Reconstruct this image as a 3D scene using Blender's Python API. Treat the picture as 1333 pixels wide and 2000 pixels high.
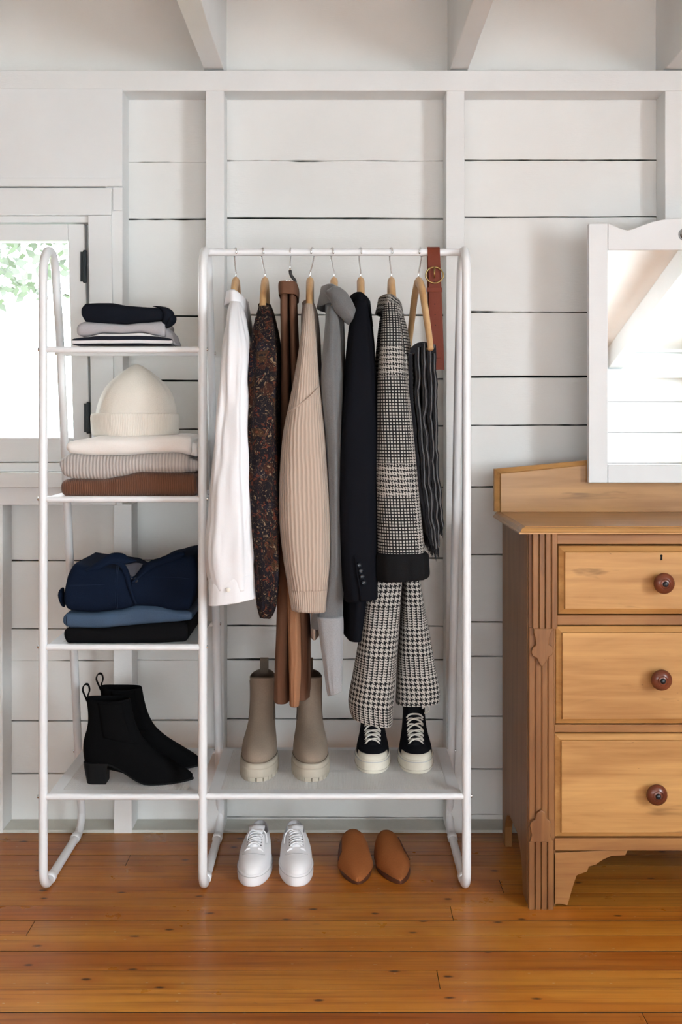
import bpy, bmesh, math, random
from mathutils import Vector, Matrix, noise

random.seed(7)
S = bpy.context.scene
for o in list(bpy.data.objects):
    bpy.data.objects.remove(o)
COL = S.collection

# ------------------------------------------------------------------ camera
F, D, VX, HY, CH = 2278.0, 3.1, 661.0, 815.0, 1.269   # focal length (px), distance to rack front, principal point, eye height
cam = bpy.data.cameras.new('camera')
camo = bpy.data.objects.new('camera', cam)
COL.objects.link(camo)
camo.location = (0, -D, CH)
camo.rotation_euler = (math.pi / 2, 0, 0)
cam.sensor_fit = 'VERTICAL'
cam.sensor_height = 36.0
cam.sensor_width = 24.0
cam.lens = 36.0 * F / 2000.0
cam.shift_x = (666.5 - VX) / 2000.0
cam.shift_y = -(1000.0 - HY) / 2000.0
cam.clip_start = 0.05
S.camera = camo

# ------------------------------------------------------------------ world and daylight
W = bpy.data.worlds.new('world')
S.world = W
W.use_nodes = True
wn = W.node_tree
wn.nodes['Background'].inputs['Color'].default_value = (0.90, 0.96, 1.0, 1)
wn.nodes['Background'].inputs['Strength'].default_value = 9.0

def area(name, loc, rot, sx, sy, power, color):
    l = bpy.data.lights.new(name, 'AREA')
    l.shape = 'RECTANGLE'
    l.size, l.size_y, l.energy, l.color = sx, sy, power, color
    o = bpy.data.objects.new(name, l)
    COL.objects.link(o)
    o.location = loc
    o.rotation_euler = rot
    return o
# daylight entering by the right-hand window, plus two rear lamps added for fill
area('daylight_right_window', (2.90, -3.20, 1.50), (0, math.radians(74), 0), 1.20, 1.20, 102, (0.81, 0.925, 1.0))
area('daylight_rear_window', (-0.95, -4.74, 1.02), (math.radians(84), 0, 0), 1.30, 0.90, 2.5, (0.81, 0.925, 1.0))
area('added_rear_fill_b', (0.75, -4.74, 1.02), (math.radians(84), 0, 0), 1.30, 0.90, 2.5, (0.81, 0.925, 1.0))

S.view_settings.view_transform = 'Standard'
S.view_settings.look = 'None'
S.view_settings.gamma = 1.0
S.view_settings.use_curve_mapping = False
S.view_settings.exposure = 0.58

# ------------------------------------------------------------------ helpers
def PX(px, Y): return (px - VX) / F * (Y + D)
def PZ(py, Y): return CH - (py - HY) / F * (Y + D)
def P(px, py, Y): return Vector((PX(px, Y), Y, PZ(py, Y)))
def lerp(a, b, t): return a + (b - a) * t
def sgn(x): return -1.0 if x < 0 else 1.0

def cr(pts, n):
    """Catmull-Rom resample of a list of equal-length tuples to n tuples (uniform in index)."""
    m = len(pts) - 1
    out = []
    for i in range(n):
        s = i * m / (n - 1)
        k = min(int(s), m - 1)
        t = s - k
        p0 = pts[max(k - 1, 0)]; p1 = pts[k]; p2 = pts[k + 1]; p3 = pts[min(k + 2, m)]
        out.append(tuple(0.5 * (2 * b + (c - a) * t + (2 * a - 5 * b + 4 * c - d) * t * t + (3 * b - a - 3 * c + d) * t ** 3)
                         for a, b, c, d in zip(p0, p1, p2, p3)))
    return out

def lut(pts, x):
    """smooth piecewise interpolation of [(x,y)...]"""
    if x <= pts[0][0]: return pts[0][1]
    for (a, ya), (b, yb) in zip(pts, pts[1:]):
        if x <= b:
            t = (x - a) / (b - a)
            return lerp(ya, yb, t * t * (3 - 2 * t) * 0.5 + t * 0.5)
    return pts[-1][1]

def nz(x, y=0, z=0, s=1.0):
    return noise.noise(Vector((x * s, y * s, z * s)))

class MB:
    def __init__(s):
        s.v = []; s.f = []; s.uv = {}; s.has_uv = False
    def vert(s, p, uv=None):
        s.v.append(Vector(p))
        if uv is not None:
            s.uv[len(s.v) - 1] = uv; s.has_uv = True
        return len(s.v) - 1
    def box(s, x0, x1, y0, y1, z0, z1):
        b = len(s.v)
        for z in (z0, z1):
            for x, y in ((x0, y0), (x1, y0), (x1, y1), (x0, y1)):
                s.v.append(Vector((x, y, z)))
        for f in ((3, 2, 1, 0), (4, 5, 6, 7), (0, 1, 5, 4), (1, 2, 6, 5), (2, 3, 7, 6), (3, 0, 4, 7)):
            s.f.append([b + i for i in f])
        return s
    def hexa(s, pts):
        """8 points: 4 front then 4 back, matching order"""
        b = len(s.v)
        s.v += [Vector(p) for p in pts]
        for f in ((0, 1, 2, 3), (7, 6, 5, 4), (0, 4, 5, 1), (1, 5, 6, 2), (2, 6, 7, 3), (3, 7, 4, 0)):
            s.f.append([b + i for i in f])
        return s
    def rings(s, rings, cap0=True, cap1=True, uvs=None, closed=True):
        idx = []
        n = len(rings[0])
        for i, r in enumerate(rings):
            row = []
            for j, p in enumerate(r):
                row.append(s.vert(p, uvs[i][j] if uvs else None))
            if closed and uvs:      # repeat seam vertex so that the pattern does not wrap
                row.append(s.vert(r[0], uvs[i][n]))
            elif closed:
                row.append(row[0])
            idx.append(row)
        for a, b in zip(idx, idx[1:]):
            for j in range(len(a) - 1):
                s.f.append([a[j], a[j + 1], b[j + 1], b[j]])
        if closed:
            if cap0: s.f.append(list(reversed(idx[0][:n])))
            if cap1: s.f.append(idx[-1][:n])
        return s
    def tube(s, pts, r, n=10, closed=False, cap=True, flat=1.0, up=None):
        pts = [Vector(p) for p in pts]
        m = len(pts)
        rs = r if isinstance(r, (list, tuple)) else [r] * m
        T = []
        for i in range(m):
            if closed: t = pts[(i + 1) % m] - pts[i - 1]
            else: t = pts[min(i + 1, m - 1)] - pts[max(i - 1, 0)]
            T.append(t.normalized())
        u = Vector(up) if up else (Vector((1, 0, 0)) if abs(T[0].x) < .9 else Vector((0, 0, 1)))
        rings = []
        for i in range(m):
            if up: u = Vector(up)
            u = (u - T[i] * u.dot(T[i])).normalized()
            w = T[i].cross(u)
            rings.append([pts[i] + u * (math.cos(a) * rs[i]) + w * (math.sin(a) * rs[i] * flat)
                          for a in [2 * math.pi * k / n for k in range(n)]])
        if closed: rings.append(rings[0])
        return s.rings(rings, cap and not closed, cap and not closed)
    def prism(s, poly, axis, a, b):
        """polygon (list of 2-tuples) extruded on axis 'x','y','z' between a and b"""
        def mk(p, t):
            if axis == 'x': return Vector((t, p[0], p[1]))
            if axis == 'y': return Vector((p[0], t, p[1]))
            return Vector((p[0], p[1], t))
        return s.rings([[mk(p, a) for p in poly], [mk(p, b) for p in poly]])
    def lathe(s, prof, c, axis, n=24):
        """profile [(r,t)] revolved about axis direction through c"""
        axis = Vector(axis).normalized()
        u = Vector((0, 0, 1)) if abs(axis.z) < .9 else Vector((1, 0, 0))
        u = (u - axis * u.dot(axis)).normalized(); w = axis.cross(u)
        c = Vector(c)
        return s.rings([[c + axis * t + (u * math.cos(2 * math.pi * k / n) + w * math.sin(2 * math.pi * k / n)) * r for k in range(n)]
                        for r, t in prof])
    def build(s, name, mat, parent=None, smooth=False, org=None, bevel=0, sub=0, seg=2, weld=False, angle=None):
        o0 = Vector(org) if org is not None else (Vector(parent['_o']) if parent is not None and '_o' in parent.keys() else Vector((0, 0, 0)))
        me = bpy.data.meshes.new(name)
        me.from_pydata([v - o0 for v in s.v], [], s.f)
        if s.has_uv:
            ul = me.uv_layers.new(name='UVMap')
            for lp in me.loops:
                ul.data[lp.index].uv = s.uv.get(lp.vertex_index, (0, 0))
        bm = bmesh.new(); bm.from_mesh(me)
        if weld: bmesh.ops.remove_doubles(bm, verts=bm.verts, dist=1e-5)
        bmesh.ops.recalc_face_normals(bm, faces=bm.faces)
        if smooth:
            for f in bm.faces: f.smooth = True
        bm.to_mesh(me); bm.free()
        if mat: me.materials.append(MAT[mat] if isinstance(mat, str) else mat)
        o = bpy.data.objects.new(name, me)
        COL.objects.link(o)
        if parent is not None: o.parent = parent
        else: o.location = o0
        o['_o'] = list(o0)
        if bevel:
            b = o.modifiers.new('bevel', 'BEVEL'); b.width = bevel; b.segments = seg; b.limit_method = 'ANGLE'; b.angle_limit = math.radians(35)
            if not smooth:
                pass
        if sub:
            m = o.modifiers.new('sub', 'SUBSURF'); m.levels = sub; m.render_levels = sub
        if smooth and angle:
            me.set_sharp_from_angle(angle=math.radians(angle))
        return o

def thing(name, label, cat, loc, group=None):
    o = bpy.data.objects.new(name, None)
    COL.objects.link(o)
    o.empty_display_size = 0.05
    o.location = loc
    o['_o'] = list(loc)
    tag(o, label, cat, group)
    return o

def tag(o, label=None, cat=None, group=None, kind=None):
    if label: o['label'] = label
    if cat: o['category'] = cat
    if group: o['group'] = group
    if kind: o['kind'] = kind
    return o

def struct(o):
    o['kind'] = 'structure'
    return o

def sempty(name, loc=(0, 0, 0)):
    o = bpy.data.objects.new(name, None)
    COL.objects.link(o)
    o.location = loc; o['_o'] = list(loc); o['kind'] = 'structure'
    return o

# ------------------------------------------------------------------ materials
MAT = {}
class G:
    def __init__(s, name, rough=0.6, spec=0.5):
        m = bpy.data.materials.new(name); m.use_nodes = True
        MAT[name] = m
        s.m = m; s.t = m.node_tree; s.b = s.t.nodes['Principled BSDF']
        s.set('Roughness', rough); s.set('Specular IOR Level', spec)
    def set(s, k, v):
        i = s.b.inputs[k]
        if hasattr(v, 'is_linked'): s.t.links.new(v, i)
        else:
            if isinstance(v, (tuple, list)) and len(v) == 3 and i.type == 'RGBA': v = (*v, 1)
            i.default_value = v
        return s
    def n(s, t): return s.t.nodes.new('ShaderNode' + t)
    def put(s, sock, v):
        if v is None: return
        if hasattr(v, 'is_linked'): s.t.links.new(v, sock)
        else:
            if isinstance(v, (tuple, list)) and sock.type == 'RGBA' and len(v) == 3: v = (*v, 1)
            sock.default_value = v
    def co(s, k='Object'): return s.n('TexCoord').outputs[k]
    def math(s, op, a, b=None, c=None):
        x = s.n('Math'); x.operation = op
        s.put(x.inputs[0], a); s.put(x.inputs[1], b); s.put(x.inputs[2], c)
        return x.outputs[0]
    def vm(s, op, a, b):
        x = s.n('VectorMath'); x.operation = op
        s.put(x.inputs[0], a); s.put(x.inputs[1], b)
        return x.outputs[0]
    def sep(s, v):
        x = s.n('SeparateXYZ'); s.put(x.inputs[0], v); return x.outputs
    def comb(s, x, y, z):
        c = s.n('CombineXYZ'); s.put(c.inputs[0], x); s.put(c.inputs[1], y); s.put(c.inputs[2], z); return c.outputs[0]
    def mix(s, f, a, b, mode='MIX'):
        x = s.n('Mix'); x.data_type = 'RGBA'; x.blend_type = mode
        s.put(x.inputs['Factor'], f); s.put(x.inputs[6], a); s.put(x.inputs[7], b)
        return x.outputs[2]
    def noise(s, v, scale=1, detail=3, rough=.5, dist=0):
        x = s.n('TexNoise'); s.put(x.inputs['Vector'], v)
        x.inputs['Scale'].default_value = scale; x.inputs['Detail'].default_value = detail
        x.inputs['Roughness'].default_value = rough; x.inputs['Distortion'].default_value = dist
        return x.outputs['Fac']
    def voro(s, v, scale=1, feature='F1', rnd=1.0, dim='3D'):
        x = s.n('TexVoronoi'); x.feature = feature; x.voronoi_dimensions = dim; s.put(x.inputs['Vector'], v)
        x.inputs['Scale'].default_value = scale; x.inputs['Randomness'].default_value = rnd
        return x.outputs
    def ramp(s, f, stops, mode='LINEAR'):
        x = s.n('ValToRGB'); x.color_ramp.interpolation = mode
        e = x.color_ramp.elements
        while len(e) < len(stops): e.new(0.5)
        for q, (p, c) in zip(e, stops):
            q.position = p; q.color = (*c, 1) if len(c) == 3 else c
        s.put(x.inputs[0], f)
        return x.outputs[0]
    def mr(s, v, a, b, c, d):
        x = s.n('MapRange'); s.put(x.inputs[0], v)
        for i, q in enumerate((a, b, c, d)): x.inputs[i + 1].default_value = q
        return x.outputs[0]
    def bump(s, h, strength=.3, dist=.002):
        x = s.n('Bump'); x.inputs['Strength'].default_value = strength; x.inputs['Distance'].default_value = dist
        s.put(x.inputs['Height'], h)
        s.t.links.new(x.outputs[0], s.b.inputs['Normal'])
        return s
    def color(s, c): return s.set('Base Color', c)

def sc(c, k): return tuple(min(1, x * k) for x in c)

def paint(name, col, rough=.55, bs=.25, var=.06, spec=.35):
    g = G(name, rough, spec); c = g.co()
    f = g.noise(c, 3.0, 4, .6)
    g.color(g.mix(g.mr(f, .3, .7, 0, 1), sc(col, 1 - var), col))
    st = g.noise(g.vm('MULTIPLY', c, (60, 60, 420)), 1, 2, .6)
    big = g.noise(c, 18, 4, .6)
    g.bump(g.math('ADD', g.math('MULTIPLY', st, .35), big), bs, .004)
    return g

def fabric(name, col, dark=.75, scale=900, bs=.35, rough=.9, blotch=.15, sheen=.0, light=1.15):
    g = G(name, rough, .05 if max(col) < .03 else .15); c = g.co()
    f = g.noise(c, scale, 2, .6)
    b = g.noise(c, 9, 3, .5)
    base = g.mix(f, sc(col, dark), sc(col, light))
    g.color(g.mix(g.mr(b, .3, .7, 0, blotch), base, sc(col, dark * .8)))
    g.bump(f, bs, .0015)
    if sheen:
        g.set('Sheen Weight', sheen); g.set('Sheen Roughness', .5)
    return g

def ribbed(name, col, period, dark=.62, bs=.6, fuzz=700, axis=0, sharp=1.0, sheen=.2):
    g = G(name, .95, .1); uv = g.co('UV'); c = g.co()
    s = g.sep(uv)[axis]
    wob = g.math('MULTIPLY', g.noise(c, 22, 2, .5), period * .5)
    w = g.math('SINE', g.math('MULTIPLY', g.math('ADD', s, wob), 2 * math.pi / period))
    w = g.mr(w, -sharp, sharp, 0, 1)
    f = g.noise(c, fuzz, 2, .6)
    base = g.mix(w, sc(col, dark), col)
    g.color(g.mix(g.math('MULTIPLY', f, .35), base, sc(col, .7)))
    g.bump(g.math('ADD', w, g.math('MULTIPLY', f, .5)), bs, .003)
    g.set('Sheen Weight', sheen)
    return g

def wood(name, lightc, darkc, axis='x', rough=.45, spots=True, scale=1.0):
    g = G(name, rough, .4); c = g.co()
    a, b = 1.6 * scale, 38 * scale
    sv = {'x': (a, b, b), 'y': (b, a, b), 'z': (b, b, a)}[axis]
    v = g.vm('MULTIPLY', c, sv)
    f1 = g.noise(v, 1, 5, .62, .6)
    sv2 = {'x': (2.2, 9, 9), 'y': (9, 2.2, 9), 'z': (9, 9, 2.2)}[axis]
    f2 = g.noise(g.vm('MULTIPLY', c, sv2), 1, 3, .55, 1.2)
    mixf = g.math('ADD', g.math('MULTIPLY', g.mr(f1, .32, .70, 0, 1), .65), g.math('MULTIPLY', g.mr(f2, .35, .72, 0, 1), .6))
    colr = g.mix(mixf, lightc, darkc)
    if spots:
        sm = {'x': (5, 26, 26), 'y': (26, 5, 26), 'z': (26, 26, 5)}[axis]
        k = g.mr(g.noise(g.vm('MULTIPLY', c, sm), 1, 3, .6, .4), .63, .74, 0, .7)      # smudges along the grain
        colr = g.mix(k, colr, sc(darkc, .55))
        nk = {'x': (40, 130, 130), 'y': (130, 40, 130), 'z': (130, 130, 40)}[axis]
        k = g.mr(g.noise(g.vm('MULTIPLY', c, nk), 1, 2, .5), .76, .79, 0, .8)          # small dents and nicks
        colr = g.mix(k, colr, sc(darkc, .3))
    g.color(colr)
    g.bump(f1, .12, .002)
    return g

paint('wall_paint', (.80, .795, .775))
paint('timber_paint', (.79, .795, .79), bs=.3)
paint('window_paint', (.79, .80, .805), rough=.4, bs=.12)
paint('ceiling_paint', (.80, .78, .745), bs=.2)
paint('plate_paint', (.66, .66, .60), bs=.5, var=.25)
g = G('gap_dark', .9, .1); g.color((.010, .013, .012))
g = G('rack_enamel', .32, .5); g.color((.80, .815, .835))
g = G('steel', .25, .5); g.color((.55, .57, .6)); g.set('Metallic', 1.0)
g = G('chrome', .12, .5); g.color((.82, .83, .85)); g.set('Metallic', 1.0)
g = G('brass', .3, .5); g.color((.42, .30, .12)); g.set('Metallic', 1.0)
g = G('black_plastic', .4, .5); g.color((.012, .012, .013))
g = G('hinge_black', .5, .4); g.color((.016, .024, .03))
g = G('mirror_glass', .015, .5); g.color((.80, .83, .83)); g.set('Metallic', 1.0)

def perforated():
    g = G('shelf_mesh', .4, .4)
    c = g.co(); s = g.sep(c)
    p = .0042
    fx = g.math('SUBTRACT', g.math('FRACT', g.math('DIVIDE', s[0], p)), .5)
    fy = g.math('SUBTRACT', g.math('FRACT', g.math('DIVIDE', s[1], p)), .5)
    d = g.math('SQRT', g.math('ADD', g.math('MULTIPLY', fx, fx), g.math('MULTIPLY', fy, fy)))
    hole = g.math('LESS_THAN', d, .30)
    g.color((.80, .80, .80))
    tr = g.n('BsdfTransparent'); mx = g.n('MixShader')
    g.t.links.new(hole, mx.inputs[0]); g.t.links.new(g.b.outputs[0], mx.inputs[1]); g.t.links.new(tr.outputs[0], mx.inputs[2])
    g.t.links.new(mx.outputs[0], g.t.nodes['Material Output'].inputs['Surface'])
perforated()

def glass():
    g = G('window_glass', .02, .5)
    tr = g.n('BsdfTransparent'); gl = g.n('BsdfGlossy'); gl.inputs['Roughness'].default_value = .02
    mx = g.n('MixShader'); mx.inputs[0].default_value = .05
    g.t.links.new(tr.outputs[0], mx.inputs[1]); g.t.links.new(gl.outputs[0], mx.inputs[2])
    g.t.links.new(mx.outputs[0], g.t.nodes['Material Output'].inputs['Surface'])
glass()

def floor_mat():
    g = G('floor_pine', .28, .25)
    oi = g.n('ObjectInfo')
    c = g.vm('ADD', g.co(), g.comb(g.math('MULTIPLY', oi.outputs['Random'], 31.0), 0, g.math('MULTIPLY', oi.outputs['Random'], 17.0)))
    f1 = g.noise(g.vm('MULTIPLY', c, (1.6, 60, 1)), 1, 5, .6, .8)
    f2 = g.noise(g.vm('MULTIPLY', c, (1.1, 12, 1)), 1, 3, .5, .5)
    f3 = g.noise(g.vm('MULTIPLY', c, (9, 9, 1)), 1, 4, .6)
    lightc, midc, darkc = (.66, .265, .036), (.48, .140, .014), (.17, .036, .006)
    cl = g.mix(g.mr(f2, .35, .7, 0, 1), lightc, midc)
    cl = g.mix(g.mr(f1, .48, .78, 0, .75), cl, darkc)
    cl = g.mix(g.mr(f3, .45, .75, 0, .25), cl, midc)
    v = g.voro(g.vm('MULTIPLY', c, (4.6, 9.5, 0)), 1, dim='2D')
    dist = g.math('ADD', v[0], g.math('MULTIPLY', g.math('SUBTRACT', g.noise(c, 60, 2), .5), .05))
    pick = g.mr(g.sep(v[1])[0], .50, .52, 0, 1)
    halo = g.math('MULTIPLY', g.mr(dist, .08, .26, .6, 0), pick)
    core = g.math('MULTIPLY', g.mr(dist, .025, .065, 1, 0), pick)
    cl = g.mix(halo, cl, midc)
    cl = g.mix(g.math('MULTIPLY', core, .9), cl, (.045, .012, .006))
    # greyish scuffs and pale scratches
    sfc = g.noise(g.vm('MULTIPLY', c, (14, 60, 1)), 1, 4, .7)
    cl = g.mix(g.mr(sfc, .69, .74, 0, .55), cl, (.10, .075, .05))
    wear = g.voro(g.vm('MULTIPLY', c, (9, 23, 0)), 1, dim='2D')
    cl = g.mix(g.math('MULTIPLY', g.mr(wear[0], .02, .035, 1, 0), g.mr(g.sep(wear[1])[1], .75, .76, 0, .6)), cl, (.7, .55, .35))
    cl = g.mix(1.0, cl, oi.outputs['Color'], 'MULTIPLY')
    g.color(cl)
    g.set('Roughness', g.mr(f3, .3, .7, .26, .42))
    g.bump(g.math('ADD', g.math('MULTIPLY', f1, .4), f3), .06, .004)
    g.set('Coat Weight', .06); g.set('Coat Roughness', .20)
floor_mat()

HL, HD = (.60, .325, .112), (.36, .165, .048)
wood('pine_x', HL, HD, 'x')
wood('pine_z', (.36, .165, .055), (.17, .066, .021), 'z')
wood('pine_side', (.34, .165, .058), (.20, .085, .028), 'z', spots=False)
wood('pine_top', (.52, .275, .095), (.34, .16, .05), 'x', rough=.3)
wood('pine_rail', (.42, .20, .063), (.23, .092, .028), 'x', spots=False)
wood('knob_wood', (.20, .055, .025), (.10, .026, .014), 'y', rough=.25, spots=False)
wood('bounce_cut_timber', (.30, .22, .15), (.20, .14, .09), 'y', spots=False)  # wood finish made up for the unseen side walls, to cut bounced light
wood('hanger_wood', (.66, .43, .22), (.52, .30, .13), 'z', rough=.4, spots=False)

fabric('white_cotton', (.80, .805, .83), dark=.95, light=1.02, bs=.15, blotch=.05)
fabric('cream_wool', (.80, .765, .69), dark=.88, light=1.04, scale=500, bs=.5, sheen=.4, blotch=.08)
fabric('white_knit', (.84, .80, .76), dark=.92, light=1.03, scale=600, bs=.4, sheen=.3, blotch=.05)
fabric('black_cotton', (.010, .012, .018), bs=.3)
fabric('grey_jersey', (.42, .41, .43), dark=.8, scale=700)
fabric('grey_wool', (.15, .15, .152), dark=.7, scale=420, bs=.5, sheen=.3, light=1.25)
fabric('grey_wool_light', (.30, .30, .31), dark=.75, scale=420, bs=.5, sheen=.3, light=1.25)
fabric('navy_suiting', (.0065, .007, .010), dark=.75, scale=1100, bs=.2, rough=.8)
fabric('black_wool', (.012, .012, .013), dark=.6, scale=500, bs=.6)
fabric('caramel_twill', (.33, .16, .085), dark=.82, bs=.2)
fabric('brown_twill', (.15, .074, .045), dark=.82, bs=.2)
fabric('taupe_suede', (.34, .265, .205), dark=.78, scale=300, bs=.3, blotch=.6)
fabric('taupe_elastic', (.17, .13, .10), dark=.7, scale=500)
fabric('black_suede', (.0045, .0045, .005), dark=.7, scale=400, bs=.3, blotch=.2)
fabric('tan_suede', (.34, .112, .034), dark=.82, scale=260, bs=.25, blotch=.35)
fabric('dark_leather', (.10, .035, .018), bs=.1, rough=.5)
fabric('black_canvas', (.012, .012, .015), dark=.7, scale=900, bs=.3)
fabric('lace_cotton', (.70, .66, .60), dark=.85, bs=.3)
fabric('lining_canvas', (.66, .62, .56), dark=.85, bs=.3)
fabric('lining_grey', (.50, .50, .52), dark=.9, bs=.2)
fabric('belt_leather', (.165, .036, .018), dark=.88, scale=350, bs=.1, rough=.45, blotch=.2)
fabric('indigo_denim', (.0065, .012, .028), dark=.55, scale=800, bs=.4, light=1.5, blotch=.35)
fabric('blue_denim', (.060, .100, .165), dark=.7, scale=700, bs=.4, light=1.3, blotch=.5)
fabric('black_denim', (.007, .007, .008), dark=.6, scale=700, bs=.3)
fabric('stitch_thread', (.014, .024, .05), bs=.1)
fabric('neck_tape', (.075, .075, .09))
fabric('black_gore', (.005, .005, .0055), dark=.5)
fabric('charcoal_scarf', (.018, .018, .021), dark=.6, scale=500, bs=.5, sheen=.15)
fabric('scarf_edge', (.13, .13, .135), dark=.7, scale=600, bs=.4)
g = G('white_leather', .42, .4); g.color((.84, .84, .86)); g.bump(g.noise(g.co(), 500, 2), .06, .001)
g = G('cream_rubber', .55, .4); g.color(g.mix(g.noise(g.co(), 40, 3), (.66, .61, .50), (.80, .76, .66)))
g = G('taupe_rubber', .6, .4); g.color((.47, .42, .34))
g = G('dark_hole', .8, .2); g.color((.008, .008, .008))
g = G('black_heel', .5, .12); g.color((.006, .006, .0065))
g = G('button_horn', .3, .5); g.color((.012, .016, .022))
g = G('button_pearl', .25, .5); g.color((.80, .77, .70))
ribbed('beige_rib', (.55, .435, .355), .0092, dark=.70, bs=.55)
ribbed('beige_cuff_rib', (.55, .435, .355), .0062, dark=.68, bs=.5)
ribbed('grey_rib', (.58, .53, .50), .0088, dark=.66, bs=.6)
ribbed('brown_rib', (.185, .082, .048), .0050, dark=.66, bs=.5)
ribbed('cream_rib', (.82, .78, .70), .0045, dark=.93, bs=.25)

def stripes():
    g = G('striped_jersey', .9, .15)
    z = g.sep(g.co('UV'))[1]
    w = g.math('FRACT', g.math('DIVIDE', z, .0205))
    k = g.math('GREATER_THAN', w, .56)
    g.color(g.mix(k, (.012, .014, .022), (.74, .73, .74)))
    g.bump(g.noise(g.co(), 800, 2), .3, .0015)
stripes()

def houndstooth(name, s, bu, bv, light=(.47, .445, .41), dark=(.010, .010, .012), fine=(5, 2)):
    """2/2 twill over a four-and-four colour order in the bold bands, thin overcheck lines elsewhere: glen check"""
    g = G(name, .92, .12)
    uv = g.co('UV'); q = g.sep(uv)
    x = g.math('FLOOR', g.math('DIVIDE', q[0], s)); y = g.math('FLOOR', g.math('DIVIDE', q[1], s))
    def stripe(t, band):
        a = g.math('LESS_THAN', g.math('FLOORED_MODULO', t, 8.0), 4.0)
        b = g.math('LESS_THAN', g.math('FLOORED_MODULO', t, float(fine[0])), float(fine[1]))
        m = g.math('LESS_THAN', g.math('FLOORED_MODULO', g.math('ADD', t, float(band[2])), float(band[0])), float(band[1]))
        return g.math('ADD', g.math('MULTIPLY', m, a), g.math('MULTIPLY', g.math('SUBTRACT', 1.0, m), b)), m
    warp, mu = stripe(x, bu); weft, mv = stripe(y, bv)
    tw = g.math('LESS_THAN', g.math('FLOORED_MODULO', g.math('ADD', x, y), 4.0), 2.0)
    k = g.math('ADD', g.math('MULTIPLY', tw, warp), g.math('MULTIPLY', g.math('SUBTRACT', 1.0, tw), weft))
    grid = g.math('MAXIMUM', warp, weft)
    bold = g.math('MAXIMUM', mu, mv)
    k = g.math('ADD', g.math('MULTIPLY', bold, k), g.math('MULTIPLY', g.math('SUBTRACT', 1.0, bold), grid))
    f = g.noise(g.co(), 900, 2)
    g.color(g.mix(k, g.mix(f, sc(light, .8), light), dark))
    g.bump(f, .35, .0015)
houndstooth('glen_check', .00160, (150, 34, -24), (188, 52, -50))
houndstooth('houndstooth_check', .00160, (9000, 9000, 4000), (80, 48, 0), fine=(4, 2))

def paisley():
    g = G('paisley_print', .8, .15)
    c = g.co('UV')
    nv = g.n('TexNoise'); nv.inputs['Scale'].default_value = 34; nv.inputs['Detail'].default_value = 4; g.put(nv.inputs['Vector'], c)
    w = g.vm('ADD', c, g.vm('MULTIPLY', g.vm('SUBTRACT', nv.outputs['Color'], (.5, .5, .5)), (.06, .06, 0)))
    big = g.voro(w, 34, dim='2D')
    v2 = g.voro(g.vm('MULTIPLY', w, (1, .6, 1)), 150, dim='2D')
    base = g.ramp(g.sep(big[1])[0], [(0, (.008, .006, .009)), (.50, (.013, .009, .010)), (.66, (.034, .012, .008)), (.76, (.011, .010, .017)), (.9, (.042, .020, .010))], 'CONSTANT')
    rings = g.math('SINE', g.math('MULTIPLY', big[0], 34.0))
    brk = g.mr(g.noise(c, 120, 3, .6), .48, .58, 0, 1)
    line = g.math('MULTIPLY', g.mr(rings, .70, .95, 0, 1), brk)
    colr = g.mix(g.math('MULTIPLY', line, .8), base, (.17, .115, .065))
    p = g.math('MULTIPLY', g.mr(v2[0], .18, .30, 1, 0), g.mr(g.sep(v2[1])[1], .62, .64, 0, 1))
    colr = g.mix(g.math('MULTIPLY', p, .85), colr, (.25, .175, .105))
    p = g.math('MULTIPLY', g.mr(v2[0], .25, .42, 1, 0), g.mr(g.sep(v2[1])[2], .66, .68, 0, 1))
    colr = g.mix(g.math('MULTIPLY', p, .85), colr, (.11, .026, .013))
    p = g.math('MULTIPLY', g.mr(v2[0], .3, .45, 1, 0), g.mr(g.sep(v2[1])[0], .74, .76, 0, 1))
    colr = g.mix(p, colr, (.008, .007, .010))
    g.color(colr)
    g.bump(g.noise(g.co(), 700, 2), .3, .0015)
paisley()
g = G('leaf_green', .7, .3); g.color(g.mix(g.noise(g.co(), 2, 2), (.115, .14, .108), (.14, .155, .132)))
g = G('grass', .9, .2); g.color(g.mix(g.noise(g.co(), 1, 3), (.20, .30, .14), (.32, .40, .22)))
g = G('bark', .9, .2); g.color((.10, .07, .05))
# ================================================================== THE ROOM
YS, YB = .456, .556          # face of the studs, face of the horizontal boards
XL, XR, YREAR = -2.3, 2.72, -4.6
ZC = 2.587

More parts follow.
